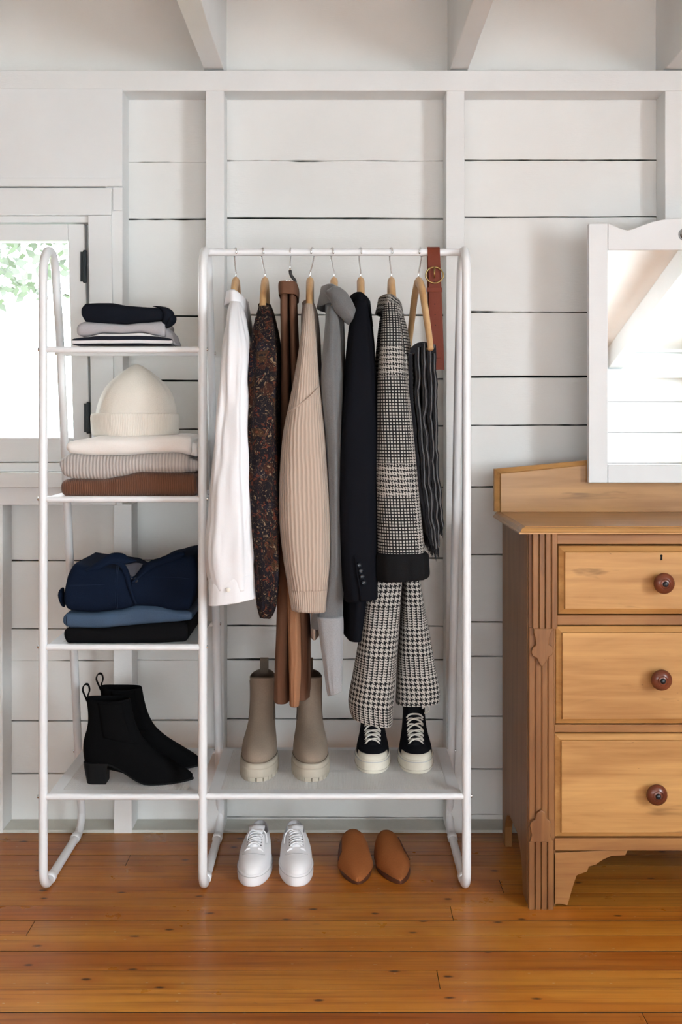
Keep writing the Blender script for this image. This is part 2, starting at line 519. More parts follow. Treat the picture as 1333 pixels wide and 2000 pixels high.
# ---- floor
fl = struct(MB().box(XL, XR, YREAR, YB + .03, -.06, -.018).build('floor', 'gap_dark'))
seams = [YB + .01, .505] + [1.269 * F / (y - HY) - D for y in (1644, 1670, 1691, 1719, 1744, 1770, 1798, 1827, 1858, 1895, 1932, 1977)]
while seams[-1] > YREAR + .1: seams.append(seams[-1] - random.uniform(.084, .098))
seams[-1] = YREAR
wide = {8: .0018, 10: .0022, 13: .002, 3: .0014}
joints = {7: [883], 11: [857], 13: [1265], 5: [980], 8: [60], 3: [250]}
for i in range(len(seams) - 1):
    ya, yb = seams[i], seams[i + 1]
    ga = wide.get(i, .0008); gb = wide.get(i + 1, .0008)
    xs = [XL]
    if i in joints:
        xs += [PX(p, (ya + yb) / 2) for p in joints[i]]
    elif i > 13 or i % 3 == 1:
        xs.append(random.choice([random.uniform(-1.9, -1.1), random.uniform(1.0, 1.9)]))
    xs.append(XR)
    for a, b in zip(xs, xs[1:]):
        y1, y0 = ya - ga, yb + gb
        c = .0003
        m = MB()
        sec = [(y0, -.018), (y0, -c), (y0 + c, 0), (y1 - c, 0), (y1, -c), (y1, -.018)]
        m.rings([[Vector((x, y, z)) for y, z in sec] for x in (a + .0008, b - .0008)])
        o = m.build('floor_board', 'floor_pine', fl)
        o.data.materials.append(MAT['gap_dark'])
        for p_ in o.data.polygons:
            if p_.normal.z < .3: p_.material_index = 1      # dark side faces, so the seams read as dark lines
        t = random.uniform(.76, 1.0); r = random.uniform(-.09, .06)
        if i in (10, 13): t, r = .70, -.12
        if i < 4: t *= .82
        o.color = (min(1, t), min(1, t * (1 + r)), min(1, t * (1 + r * 1.5)), 1)

# ---- back wall: dark sheathing, then boards, studs and plates
wb = MB()
wx0, wx1 = PX(-255, YS), PX(212, YS)          # window opening
wz0, wz1 = PZ(915, YS), PZ(425, YS)
wb.box(XL, wx0, YB + .016, YB + .05, -.06, 2.7)
wb.box(wx1, XR, YB + .016, YB + .05, -.06, 2.7)
wb.box(wx0, wx1, YB + .016, YB + .05, -.06, wz0)
wb.box(wx0, wx1, YB + .016, YB + .05, wz1, 2.7)
wall = struct(wb.build('wall_back', 'gap_dark'))

def boards(x0, x1, gaps, ztop, zbot=.0):
    """gaps: (py, width, wobble) from the top down; one board between each two"""
    n = max(8, int((x1 - x0) / .012))
    xs = [lerp(x0, x1, i / n) for i in range(n + 1)]
    edges = [[(ztop, ztop)] * (n + 1)]
    for k, (py, w, wob) in enumerate(gaps):
        z = PZ(py, YB); sl = random.uniform(-.003, .003)
        e = []
        for x in xs:
            zc = z + sl * (x - x0) + .0012 * nz(x, k * 3.1, 0, 6)
            g_ = w + wob * nz(x, k * 7.7, 4.2, 28) + wob * 1.3 * nz(x, k * 2.7, 9.2, 6)
            g_ = max(g_, 0.0001)
            e.append((zc + g_ / 2, zc - g_ / 2))
        edges.append(e)
    edges.append([(zbot, zbot)] * (n + 1))
    for k in range(len(edges) - 1):
        m = MB(); dy = random.uniform(-.0012, .0012)
        rings = []
        for i, x in enumerate(xs):
            zt = edges[k][i][1]; zb_ = edges[k + 1][i][0]
            rings.append([Vector((x, YB + dy, zb_ + .001)), Vector((x, YB + dy, zt - .001)), Vector((x, YB + dy + .002, zt)),
                          Vector((x, YB + .018, zt)), Vector((x, YB + .018, zb_)), Vector((x, YB + dy + .002, zb_))])
        m.rings(rings)
        m.build('wall_board', 'wall_paint', wall)
zT = 2.35
GM = [(314, .0022, .003), (426, .0055, .0015), (615, .004, .002), (740, .004, .002), (832, .004, .002), (951, .004, .002), (1090, .0035, .002),
      (1222, .004, .002), (1288, .0035, .0025), (1404, .0045, .0025), (1506, .004, .002), (1596, .002, .003)]
GR = [(313, .0048, .002), (424, .0042, .001), (609, .0028, .003), (736, .0058, .001), (831, .0038, .002), (951, .0052, .001), (1083, .004, .001),
      (1215, .0042, .001), (1282, .003, .001), (1399, .0035, .001), (1502, .0035, .001), (1591, .001, .003)]
GL = [(317, .0008, .003), (428, .0048, .002), (617, .005, .001), (743, .0055, .001), (838, .0036, .002), (957, .004, .002), (1094, .0045, .002),
      (1226, .003, .003), (1289, .0002, .0035), (1407, .0035, .002), (1510, .0035, .0015), (1602, .0004, .003)]
xA = PX(420, YS); xB = PX(890, YS); xC = PX(1320, YS)
boards(PX(224, YS), xA, GL, zT)
boards(xA, xB, GM, zT)
boards(xB, xC, GR, zT)
boards(xC, XR, GR, zT)
GW = [(1095, .0045, .002), (1228, .003, .002), (1290, .0006, .0035), (1408, .0032, .001), (1511, .0036, .001), (1604, .0004, .003)]
MB().box(XL, PX(224, YS), YB, YB + .018, PZ(420, YS), zT).build('wall_board', 'wall_paint', wall)
boards(PX(-40, YS), PX(224, YS), GW, PZ(975, YB))
boards(XL, PX(-40, YS), GW, PZ(975, YB))
# frieze board above the plate
MB().box(XL, XR, YB - .002, YB + .018, zT, 2.64).build('wall_board', 'ceiling_paint', wall)

def stud(a, b, y0, y1, name='stud'):
    m = MB()
    x0, x1 = PX(a, YS), PX(b, YS)
    z1, z0 = PZ(y0, YS), max(PZ(y1, YS), .0)
    n = 14; rings = []
    for i in range(n + 1):
        z = lerp(z0, z1, i / n); w = .0012
        d = [w * nz(z, k * 5.3, x0, 5) for k in range(4)]
        rings.append([Vector((x0 + d[0], YS + d[1], z)), Vector((x1 + d[2], YS + d[3], z)), Vector((x1, YB, z)), Vector((x0, YB, z))])
    m.rings(rings)
    return m.build(name, 'timber_paint', wall, bevel=.002)
stud(402, 438, 176, 1630)
stud(872, 908, 176, 1630)
stud(1300, 1338, 176, 1630)
stud(1740, 1776, 176, 1630)
stud(222, 258, 985, 1630)
stud(-34, 5, 985, 1630)
stud(206, 240, 176, 988)
stud(-300, -262, 176, 1630)
# top plate and sole plate
m = MB(); rings = []
for i in range(40):
    x = lerp(XL, XR, i / 39); d = .002 * nz(x, 1, 2, 7)
    rings.append([Vector((x, YS - .004 + d, PZ(178, YS) + d)), Vector((x, YB, PZ(178, YS))), Vector((x, YB, PZ(138, YS))), Vector((x, YS - .004 + d, PZ(138, YS)))])
m.rings(rings); m.build('top_plate', 'timber_paint', wall, bevel=.002)
MB().box(XL, XR, YS + .002, YB, 0, .010).build('sole_plate', 'plate_paint', wall, bevel=.002)

# ---- ceiling with joists (flat over the wall, falling to a low rear wall)
YK, ZR = -1.4, 1.74
c = MB()
c.rings([[Vector((x, YB + .05, ZC)), Vector((x, YK, ZC)), Vector((x, YREAR - .05, ZR)), Vector((x, YREAR - .05, ZR + .06)), Vector((x, YK, ZC + .06)), Vector((x, YB + .05, ZC + .06))] for x in (XL - .05, XR + .05)])
ceil = struct(c.build('ceiling', 'ceiling_paint'))
for a, b in ((-560, -520), (-78, -38), (397, 437), (880, 916), (1299, 1340), (1740, 1780)):
    m = MB(); x0, x1 = PX(a, YS), PX(b, YS); n = 24; rings = []
    for i in range(n + 1):
        y = lerp(YB, YK, i / n)
        d = [.002 * nz(y, k * 4.1, x0, 6) for k in range(3)]
        rings.append([Vector((x0 + d[0], y, 2.332 + d[1])), Vector((x1 + d[2], y, 2.332 + d[1])), Vector((x1, y, ZC)), Vector((x0, y, ZC))])
    m.rings(rings); m.build('joist', 'timber_paint', ceil, bevel=.003)
    # rafter on the falling part
    m = MB(); x0 += .24; x1 += .28
    sl = (ZC - ZR) / (YK - YREAR)
    m.rings([[Vector((x0, YK, ZC - .16)), Vector((x1, YK, ZC - .16)), Vector((x1, YK, ZC)), Vector((x0, YK, ZC))],
             [Vector((x0, YREAR, ZR - .14)), Vector((x1, YREAR, ZR - .14)), Vector((x1, YREAR, ZR + .01)), Vector((x0, YREAR, ZR + .01))]])
    m.build('rafter', 'timber_paint', ceil, bevel=.003)

# ---- side and rear walls (right window, and two rear ones added for fill)
def wall_panel(name, plane, pos, a0, a1, z0, z1, holes):
    """wall of boards in plane 'x' or 'y' at pos, cut by rectangular holes (a0,a1,z0,z1)"""
    th = .03 * (1 if pos > 0 else -1)
    m = MB()
    lo, hi = min(pos, pos + th), max(pos, pos + th)
    def bx(p, q, r, s):
        if q - p < 1e-4 or s - r < 1e-4: return
        if plane == 'x': m.box(lo, hi, p, q, r, s)
        else: m.box(p, q, lo, hi, r, s)
    cur = a0
    for h in sorted(holes):
        bx(cur, h[0], z0, z1); bx(h[0], h[1], z0, h[2]); bx(h[0], h[1], h[3], z1); cur = h[1]
    bx(cur, a1, z0, z1)
    return struct(m.build(name, 'gap_dark'))
HR = (-3.85, -2.55, .80, 2.02)
H1, H2 = (-1.60, -.30, .58, 1.46), (.10, 1.40, .58, 1.46)
wr = wall_panel('wall_right', 'x', XR, YREAR, YB + .05, -.06, 2.70, [HR])
wl = wall_panel('wall_left', 'x', XL, YREAR, YB + .05, -.06, 2.70, [])
wq = wall_panel('wall_rear', 'y', YREAR, XL, XR, -.06, 2.0, [H1, H2])
def side_boards(par, plane, pos, a0, a1, z0, z1, holes, s, mat='wall_paint'):
    z = z0
    while z < z1 - .02:
        zt = min(z + random.choice([.15, .19, .22, .2]), z1)
        segs = [(a0, a1)]
        for h in holes:
            if zt > h[2] and z < h[3]:
                segs = [q for p, r in segs for q in ((p, min(r, h[0])), (max(p, h[1]), r)) if q[1] - q[0] > .01]
        for p, r in segs:
            m = MB()
            if plane == 'x': m.box(min(pos, pos + s * .014), max(pos, pos + s * .014), p, r, z + .003, zt - .003)
            else: m.box(p, r, min(pos, pos + s * .014), max(pos, pos + s * .014), z + .003, zt - .003)
            m.build('wall_board', mat, par, bevel=.002)
        z = zt
side_boards(wr, 'x', XR, YREAR, YB, 0, ZC, [(HR[0] - .06, HR[1] + .06, HR[2] - .06, HR[3] + .06)], -1, 'bounce_cut_timber')
side_boards(wl, 'x', XL, YREAR, YB, 0, ZC, [], 1, 'bounce_cut_timber')
side_boards(wq, 'y', YREAR, XL, XR, 0, ZR + .05, [(h[0] - .06, h[1] + .06, h[2] - .06, h[3] + .06) for h in (H1, H2)], 1)
# knee-wall plate and studs seen in the looking glass
MB().box(XL, XR, YREAR + .014, YREAR + .11, ZR - .19, ZR - .13).build('top_plate', 'timber_paint', wq, bevel=.003)
for x in (-1.72, .0 - .10, 1.78):
    MB().box(x, x + .05, YREAR + .014, YREAR + .11, 0, ZR - .19).build('stud', 'timber_paint', wq, bevel=.003)

def plain_window(n, plane, pos, h, s):
    w = sempty('window_%d' % n, ((pos, (h[0] + h[1]) / 2, h[2]) if plane == 'x' else ((h[0] + h[1]) / 2, pos, h[2])))
    def bx(name, p, q, r, t, d0, d1, mat='window_paint', bev=.003):
        m = MB(); a, b = sorted((pos + s * d0, pos + s * d1))
        if plane == 'x': m.box(a, b, p, q, r, t)
        else: m.box(p, q, a, b, r, t)
        return m.build(name, mat, w, bevel=bev)
    a0, a1, z0, z1 = h
    bx('casing', a0 - .07, a0, z0 - .07, z1 + .07, -.03, .02); bx('casing', a1, a1 + .07, z0 - .07, z1 + .07, -.03, .02)
    bx('casing', a0, a1, z1, z1 + .07, -.03, .02); bx('sill', a0 - .09, a1 + .09, z0 - .04, z0, -.03, .05)
    bx('sash', a0, a0 + .04, z0, z1, -.03, 0); bx('sash', a1 - .04, a1, z0, z1, -.03, 0)
    bx('sash', a0 + .04, a1 - .04, z0, z0 + .04, -.03, 0); bx('sash', a0 + .04, a1 - .04, z1 - .04, z1, -.03, 0)
    mid = (a0 + a1) / 2
    bx('mullion', mid - .015, mid + .015, z0 + .04, z1 - .04, -.025, -.005)
    bx('pane', a0 + .04, mid - .015, z0 + .04, z1 - .04, -.017, -.014, 'window_glass', 0)
    bx('pane', mid + .015, a1 - .04, z0 + .04, z1 - .04, -.017, -.014, 'window_glass', 0)
plain_window(2, 'x', XR, HR, -1)
plain_window(3, 'y', YREAR, H1, 1)  # unseen window added to let in frontal fill
plain_window(4, 'y', YREAR, H2, 1)  # second added opening for the rear fill lamp

# ---- window_1 in the back wall, at the left
win = sempty('window_1', (PX(0, YS), YS, PZ(915, YS)))
def wq4(name, x0, x1, y0, y1, d0, d1, mat='window_paint', tilt=0.0, bev=.002):
    """board given by its front rectangle in photo measures on the plane YS+d0; tilt leans its verticals"""
    Y0, Y1 = YS + d0, YS + d1
    pts = []
    for Y in (Y0, Y1):
        for (x, y) in ((x0, y1), (x1, y1), (x1, y0), (x0, y0)):
            pts.append(Vector((PX(x + tilt * (y - 470) / 385.0, YS), Y, PZ(y, YS))))
    m = MB(); m.hexa(pts)
    return m.build(name, mat, win, bevel=bev)
wq4('head_panel', -420, 240, 174, 350, -.006, .02)
wq4('head_moulding', -420, 241, 349, 366, -.016, .02)
wq4('corner_block', 221, 240, 367, 412, -.006, .01)
wq4('casing_head', -260, 219, 368, 421, -.010, .03)
wq4('casing_jamb', 174, 219, 421.5, 922, -.010, .10, tilt=6)
wq4('casing_jamb', -262, -240, 421.5, 922, -.010, .10)
wq4('jamb_lining', 140, 206, 421.5, 922, .052, .12, tilt=6)
wq4('sill_lining', -262, 190, 884, 921, .052, .12)
wq4('window_stop', -240, 174, 421.5, 434, .002, .10)
wq4('stool', -280, 224, 922, 951, -.035, .10)
wq4('apron', -280, 228, 951.5, 986, -.012, .02)
wq4('lower_rail', -262, 180, 904, 921.5, -.004, .10)
sm = MB()
def sq(x0, x1, y0, y1, d0, d1, m, t0=10, t1=10):
    pts = []
    for Y in (YS + d0, YS + d1):
        for (x, y) in ((x0, y1), (x1, y1), (x1, y0), (x0, y0)):
            tt = lerp(0, t1 if x == x1 else t0, (y - 470) / 385.0)
            pts.append(Vector((PX(x + tt, YS), Y, PZ(y, YS))))
    return m.hexa(pts)
sq(131, 164, 436, 903, .012, .05, sm)
sq(-236, -203, 436, 903, .012, .05, sm, t0=0, t1=0)
sq(-203, 131, 436, 470, .012, .05, sm, t0=0)
sq(-203, 131, 855, 903, .012, .05, sm, t0=0)
sash = sm.build('sash', 'window_paint', win, bevel=.003)
sq(-203, 131, 470, 855, .030, .034, MB(), t0=0).build('pane', 'window_glass', sash)
for (x0, x1, y0, y1) in ((160, 169, 488, 552), (159.5, 168, 785, 847)):
    m = MB()
    tt = 10 * (y0 - 470) / 385.0
    xc = PX((x0 + x1) / 2 + tt, YS)
    m.tube([Vector((xc, YS + .006, PZ(y, YS))) for y in (y1, y1 - 2, y0 + 2, y0)], [.0045, .0062, .0062, .0045], 10)
    m.box(xc - .014, xc, YS + .008, YS + .0118, PZ(y1 - 3, YS), PZ(y0 + 3, YS))
    m.build('hinge', 'hinge_black', sash)

# outside: lawn and a tree whose leaves show at the top of the glass
gr = MB().box(-14, 10, .75, 30, -.9, -.8).build('ground', 'grass'); struct(gr)
tr = thing('garden_tree', 'pale green leafy tree outside, seen through the bright window glass', 'tree', (-3.7, 7.2, -.8))
m = MB()
m.tube([(-3.7, 7.2, -.8), (-3.65, 7.2, .6), (-3.6, 7.2, 1.7), (-3.3, 7.2, 3.2)], [.12, .1, .08, .03], 8)
m.build('trunk', 'bark', tr, smooth=True)
m = MB()
for i in range(1500):
    a = random.uniform(0, 6.28); r = random.random() ** .5 * 1.15
    cx, cz = -3.05 + math.cos(a) * r, 3.22 + math.sin(a) * r * .8
    p = Vector((cx, 7.2 + random.uniform(-.8, .8), cz))
    u = Vector((random.uniform(-1, 1), random.uniform(-1, 1), random.uniform(-1, 1))).normalized() * .07
    w = u.cross(Vector((random.uniform(-1, 1), random.uniform(-1, 1), random.uniform(-1, 1)))).normalized() * .035
    b = len(m.v); m.v += [p - u, p + w, p + u, p - w]; m.f.append([b, b + 1, b + 2, b + 3])
tag(m.build('foliage', 'leaf_green', tr), kind='stuff')

# ================================================================== CLOTHES RACK
RT = .0122
XF = (-.785, -.3605, .3415)
def YBK(z): return .470 - .19 * z
rack = thing('clothes_rack', 'white tubular metal clothes rack with shelves on the left and hanging rail', 'clothes rack', (-.22, .2, 0))
ROD_Y, ROD_Z = .068, 1.717
for X in XF:
    pts = []
    r = .055
    # bottom rail, front bend, front post, arch, rear post, rear bend
    zb = RT
    yb0 = YBK(zb)
    for i in range(9):
        a = math.pi / 2 * i / 8
        pts.append((X, r - r * math.sin(a), zb + r - r * math.cos(a)))
    for z in (.3, .7, 1.1, 1.4, 1.60): pts.append((X, 0, z))
    zt = 1.733 - RT
    yb1 = YBK(zt)
    R = yb1 / 2
    zc_ = zt - R * 1.05
    for i in range(0, 15):
        a = math.pi * i / 14
        pts.append((X, R - R * math.cos(a), zc_ + R * 1.05 * math.sin(a)))
    for z in (1.5, 1.1, .7, .3, .14): pts.append((X, YBK(z), z))
    for i in range(0, 9):
        a = math.pi / 2 * i / 8
        pts.append((X, yb0 - r + r * math.cos(a), zb + r - r * math.sin(a)))
    fr = MB().tube(pts, RT, 14, closed=True).build('side_frame', 'rack_enamel', rack, smooth=True)
    for yy in (.085, yb0 - .085):
        MB().tube([(X, yy - .014, zb + .0015), (X, yy - .012, zb + .0015), (X, yy + .012, zb + .0015), (X, yy + .014, zb + .0015)], [RT, RT * 1.22, RT * 1.22, RT], 14).build('sleeve', 'rack_enamel', fr, smooth=True)
MB().tube([(XF[1], ROD_Y, ROD_Z), (XF[2], ROD_Y, ROD_Z)], .0098, 16).build('hanging_rail', 'rack_enamel', rack, smooth=True, angle=40)

def shelf(xa, xb, py):
    z = PZ(py, 0); yb = YBK(z) + .012
    x0, x1 = xa + RT * .7, xb - RT * .7
    b = .030
    m = MB(); m.box(x0 + .006, x1 - .006, .004, .004 + b, z + .0055, z + .0072); m.box(x0 + .006, x1 - .006, yb - b, yb, z + .0055, z + .0072)
    m.box(x0 + .006, x0 + .006 + b, .004 + b, yb - b, z + .0055, z + .0072); m.box(x1 - .006 - b, x1 - .006, .004 + b, yb - b, z + .0055, z + .0072)
    sh = m.build('shelf', 'rack_enamel', rack)
    rr = .0085
    MB().tube([(x0, 0, z), (x1, 0, z)], rr, 14).build('front_rail', 'rack_enamel', sh, smooth=True, angle=40)
    MB().tube([(x0, yb - .012, z), (x1, yb - .012, z)], rr * .8, 12).build('rear_rail', 'rack_enamel', sh, smooth=True, angle=40)
    MB().box(x0 + .006 + b, x1 - .006 - b, .004 + b, yb - b, z + .0056, z + .0070).build('mesh_panel', 'shelf_mesh', sh)
    for X, s in ((xa, 1), (xb, -1)):
        for Y in (0, yb - .012):
            MB().lathe([(.0001, 0), (.0055, 0), (.0055, .003), (.003, .0045), (.0001, .0045)], (X + s * (RT - .001), Y, z + .001), (s, 0, 0), 10).build('bolt', 'steel', sh, smooth=True, angle=40)
            MB().lathe([(.0001, 0), (.005, 0), (.005, .003), (.0001, .004)], (X - s * (RT - .001), Y, z + .001), (-s, 0, 0), 10).build('bolt', 'steel', sh, smooth=True, angle=40)
    return z + .0075, yb
SZ = {}
for k, py in ((1, 683), (2, 975), (3, 1264), (4, 1556)): SZ[k] = shelf(XF[0], XF[1], py)
SZ[5] = shelf(XF[1], XF[2], 1555)

# ================================================================== DRESSER
YF = -.080; YDB = .395
DX0 = .492; XC = 1.02; DX1 = 2 * XC - DX0
dr = thing('chest_of_drawers', 'honey coloured antique pine chest of drawers with turned wooden knobs', 'dresser', (XC, .15, 0))
def dx(px): return PX(px, YF)
def dz(py): return PZ(py, YF)
zt0, zt1 = .9690, .9880
# side panels with an arched cut between the feet
for s in (0, 1):
    def mx(x): return x if s == 0 else 2 * XC - x
    side = [(YF + .02, .0), (YF + .09, 0), (YF + .10, .06), (YF + .13, .10), (YF + .18, .125), (YDB - .14, .125), (YDB - .10, .11), (YDB - .07, .085), (YDB - .055, .06), (YDB - .05, 0), (YDB, 0), (YDB, zt0), (YF + .02, zt0)]
    m = MB(); a, b = sorted((mx(DX0), mx(DX0 + .022))); m.prism(side, 'x', a, b); m.build('side_panel', 'pine_side', dr, bevel=.002)
    # corner stile behind the pilaster
    m = MB(); a, b = sorted((mx(DX0 + .002), mx(dx(1086)))); m.box(a, b, YF + .004, YF + .05, .0, zt0); m.build('corner_stile', 'pine_z', dr, bevel=.001)
    def reeds(name, xa, xb, z0, z1, yf, n, mat='pine_z', depth=.009):
        a, b = sorted((mx(xa), mx(xb)))
        m = MB(); w = (b - a) / n; g_ = .0024
        sec = [(a, yf + .016)]
        for i in range(n):
            l, r = a + i * w + (g_ / 2 if i else 0), a + (i + 1) * w - (g_ / 2 if i < n - 1 else 0)
            sec += [(l, yf + (depth if i else .0015)), (l, yf + .0015), (l + .0015, yf), (r - .0015, yf), (r, yf + .0015), (r, yf + (depth if i < n - 1 else .0015))]
        sec.append((b, yf + .016))
        m.prism(sec, 'z', z0, z1)
        return m.build(name, mat, dr)
    reeds('fluted_pilaster', dx(1040), dx(1088), dz(1226), zt0, YF - .012, 4)
    reeds('fluted_stile', dx(1034), dx(1083), dz(1600), dz(1226), YF - .001, 4)
    reeds('fluted_foot', dx(1032), dx(1080), .0, dz(1640), YF - .014, 4)
    # trefoil drop below the pilaster and the leaf over the foot
    def orn(name, pts, yf, d):
        m = MB(); m.prism([(mx(dx(p[0])), dz(p[1])) for p in pts], 'y', yf, yf + d)
        return m.build(name, 'pine_z', dr, bevel=.002)
    orn('trefoil_ornament', [(1042, 1226), (1081, 1226), (1075, 1235), (1072, 1246), (1071, 1258), (1078, 1261), (1080, 1270), (1078, 1278), (1071, 1281), (1068, 1288), (1063, 1296), (1057, 1301), (1052, 1293), (1047, 1283), (1040, 1280), (1037, 1272), (1040, 1263), (1046, 1259), (1045, 1245), (1042, 1235)], YF - .012, .013)
    orn('leaf_ornament', [(1034, 1642), (1079, 1642), (1074, 1628), (1075, 1618), (1076, 1605), (1071, 1598), (1068, 1597), (1064, 1584), (1056, 1579), (1047, 1586), (1044, 1598), (1038, 1601), (1034, 1609), (1036, 1620), (1038, 1628)], YF - .013, .013)
    # bracket foot
    br = [(1082, 1667), (1229, 1660), (1223, 1672), (1196, 1673), (1180, 1680), (1168, 1688), (1166, 1690), (1152, 1694), (1148, 1704), (1128, 1711), (1123, 1725), (1116, 1748), (1110, 1770), (1096, 1767), (1082, 1768)]
    m = MB(); m.prism([(mx(dx(p[0])), max(0.001, dz(p[1]))) for p in br], 'y', YF + .004, YF + .024); m.build('bracket_foot', 'pine_rail', dr, bevel=.0015)
MB().box(DX0 + .02, DX1 - .02, YDB - .012, YDB, .12, zt0).build('back_panel', 'pine_side', dr)
xr0, xr1 = dx(1084), 2 * XC - dx(1084)
def rail(p0, p1, d=.0):
    MB().box(xr0, xr1, YF + .002 + d, YF + .40, dz(p1), dz(p0)).build('rail', 'pine_rail', dr, bevel=.0015)
rail(1044, 1063); rail(1202, 1221); rail(1416, 1431); rail(1637, 1661, -.004)
drawers = [(1066, 1200, 1091, 1289, 1135), (1223, 1414, 1086, 1284, 1321), (1433, 1635, 1084, 1275, 1542)]
for (y0, y1, xl, kx, ky) in drawers:
    x0 = dx(xl); x1 = 2 * XC - x0; z1, z0 = dz(y0), dz(y1)
    m = MB(); e = .0145
    def ring(i, y): return [Vector((x0 + i, y, z0 + i)), Vector((x1 - i, y, z0 + i)), Vector((x1 - i, y, z1 - i)), Vector((x0 + i, y, z1 - i))]
    m.rings([ring(0, YF + .36), ring(0, YF + .006), ring(.0015, YF + .002), ring(e, YF - .006), ring(e + .0006, YF - .012), ring(e + .002, YF - .013)])
    dw = m.build('drawer', 'pine_x', dr, bevel=.0006)
    for kk in (kx, None):
        X = dx(kx) if kk else 2 * XC - dx(kx)
        Z = dz(ky)
        prof = [(.0001, 0), (.014, 0), (.015, .004), (.0115, .009), (.011, .014), (.019, .019), (.0255, .025), (.027, .030), (.0255, .036), (.020, .0405), (.0135, .0425), (.0125, .0415), (.011, .0425), (.0095, .0432), (.0001, .0436)]
        kb = MB().lathe(prof, (X, YF - .013, Z), (0, -1, 0), 32).build('knob', 'knob_wood', dw, smooth=True, angle=50)
        MB().lathe([(.0001, .043), (.0072, .043), (.0068, .0465), (.004, .049), (.0001, .0495)], (X, YF - .013, Z), (0, -1, 0), 16).build('knob_screw', 'steel' if False else 'button_horn', dw, smooth=True)
# keyhole escutcheon on the top drawer
kx, ky = 1290, 1087
pts = []
for i in range(13):
    a = math.radians(-50 + 280 * i / 12)
    pts.append((dx(kx) + math.cos(a) * .0032, dz(ky - 2.5) + math.sin(a) * .0032))
pts += [(dx(kx) - .0026, dz(ky + 6)), (dx(kx) + .0026, dz(ky + 6))]
top_drawer = [o for o in dr.children if o.name.startswith('drawer')][0]
MB().prism(pts, 'y', YF - .0138, YF - .0125).build('keyhole', 'dark_hole', top_drawer)
# top board with a coved edge
m = MB(); rings = []
yb_ = YDB + .01
for z, i in ((zt0, .006), (zt0, .0), (zt0 + .004, .0), (zt0 + .006, .004), (zt0 + .010, .0055), (zt0 + .014, .009), (zt0 + .017, .0155), (zt1, .017), (zt1, .019)):
    ov = .027 - i
    rings.append([Vector((DX0 - ov, YF - .028 + i, z)), Vector((DX1 + ov, YF - .028 + i, z)), Vector((DX1 + ov, yb_, z)), Vector((DX0 - ov, yb_, z))])
m.rings(rings); m.build('top_board', 'pine_top', dr, bevel=.0005)
# splash back
YSB = .372
def sbring(i, y):
    p = [(DX0 - .027, zt1 + .0), (DX0 - .027, PZ(916, YSB)), (PX(1150, YSB), PZ(899, YSB)), (XC, PZ(893, YSB))]
    q = [(p[0][0] + (i if 1 else 0), zt1), (p[1][0] + i, p[1][1] - i * .75), (p[2][0], p[2][1] - i * .75), (p[3][0], p[3][1] - i * .75)]
    full = q + [(2 * XC - a, b) for a, b in reversed(q[:-1])]
    return [Vector((a, y, b)) for a, b in full]
MB().rings([sbring(0, YSB + .024), sbring(0, YSB + .004), sbring(.003, YSB + .002), sbring(.016, YSB - .004), sbring(.0175, YSB - .008), sbring(.019, YSB - .009)]).build('splash_back', 'pine_top', dr, bevel=.0005)

# ================================================================== LOOKING GLASS
YM = .330
mir = thing('mirror', 'white painted frame mirror with scalloped top standing on the chest of drawers', 'mirror', (XC, YM, PZ(943, YM)))
def mX(px): return PX(px, YM)
def mZ(py): return PZ(py, YM)
XM1 = 2 * XC - mX(1151)
mth = .026
def sprof(t):   # top profile between left edge and middle
    return [(1151, 437), (1187, 436), (1200, 440), (1214, 447), (1226, 450), (1238, 447), (1255, 440), (1275, 433), (1295, 429), (1315, 427)]
tp = [(mX(x), mZ(y)) for x, y in sprof(0)] + [(XC, mZ(426))]
poly = [(mX(1188.3), mZ(488))] + [(mX(1188.3), mZ(436))] + [q for q in tp if q[0] > mX(1189)]
poly += [(2 * XC - a, b) for a, b in reversed(poly[:-1])]
MB().prism(poly, 'y', YM, YM + mth).build('top_rail', 'window_paint', mir, bevel=.002)
for s in (0, 1):
    a, b = mX(1151), mX(1188)
    if s: a, b = 2 * XC - b, 2 * XC - a
    MB().prism([(a, mZ(943)), (b, mZ(943)), (b, mZ(436)), (a, mZ(436.5))], 'y', YM, YM + mth).build('stile', 'window_paint', mir, bevel=.002)
MB().box(mX(1188.3), 2 * XC - mX(1188.3), YM, YM + mth, mZ(943), mZ(908)).build('bottom_rail', 'window_paint', mir, bevel=.002)
MB().box(mX(1186), 2 * XC - mX(1186), YM + .006, YM + .009, mZ(910), mZ(486)).build('glass', 'mirror_glass', mir)
MB().box(mX(1186), 2 * XC - mX(1186), YM + .012, YM + .018, mZ(912), mZ(484)).build('backing', 'window_paint', mir)
MB().lathe([(.0001, 0), (.019, 0), (.017, .008), (.010, .012), (.0001, .013)], (XC, YM, mZ(458)), (0, -1, 0), 20).build('screw_boss', 'steel', mir, smooth=True)
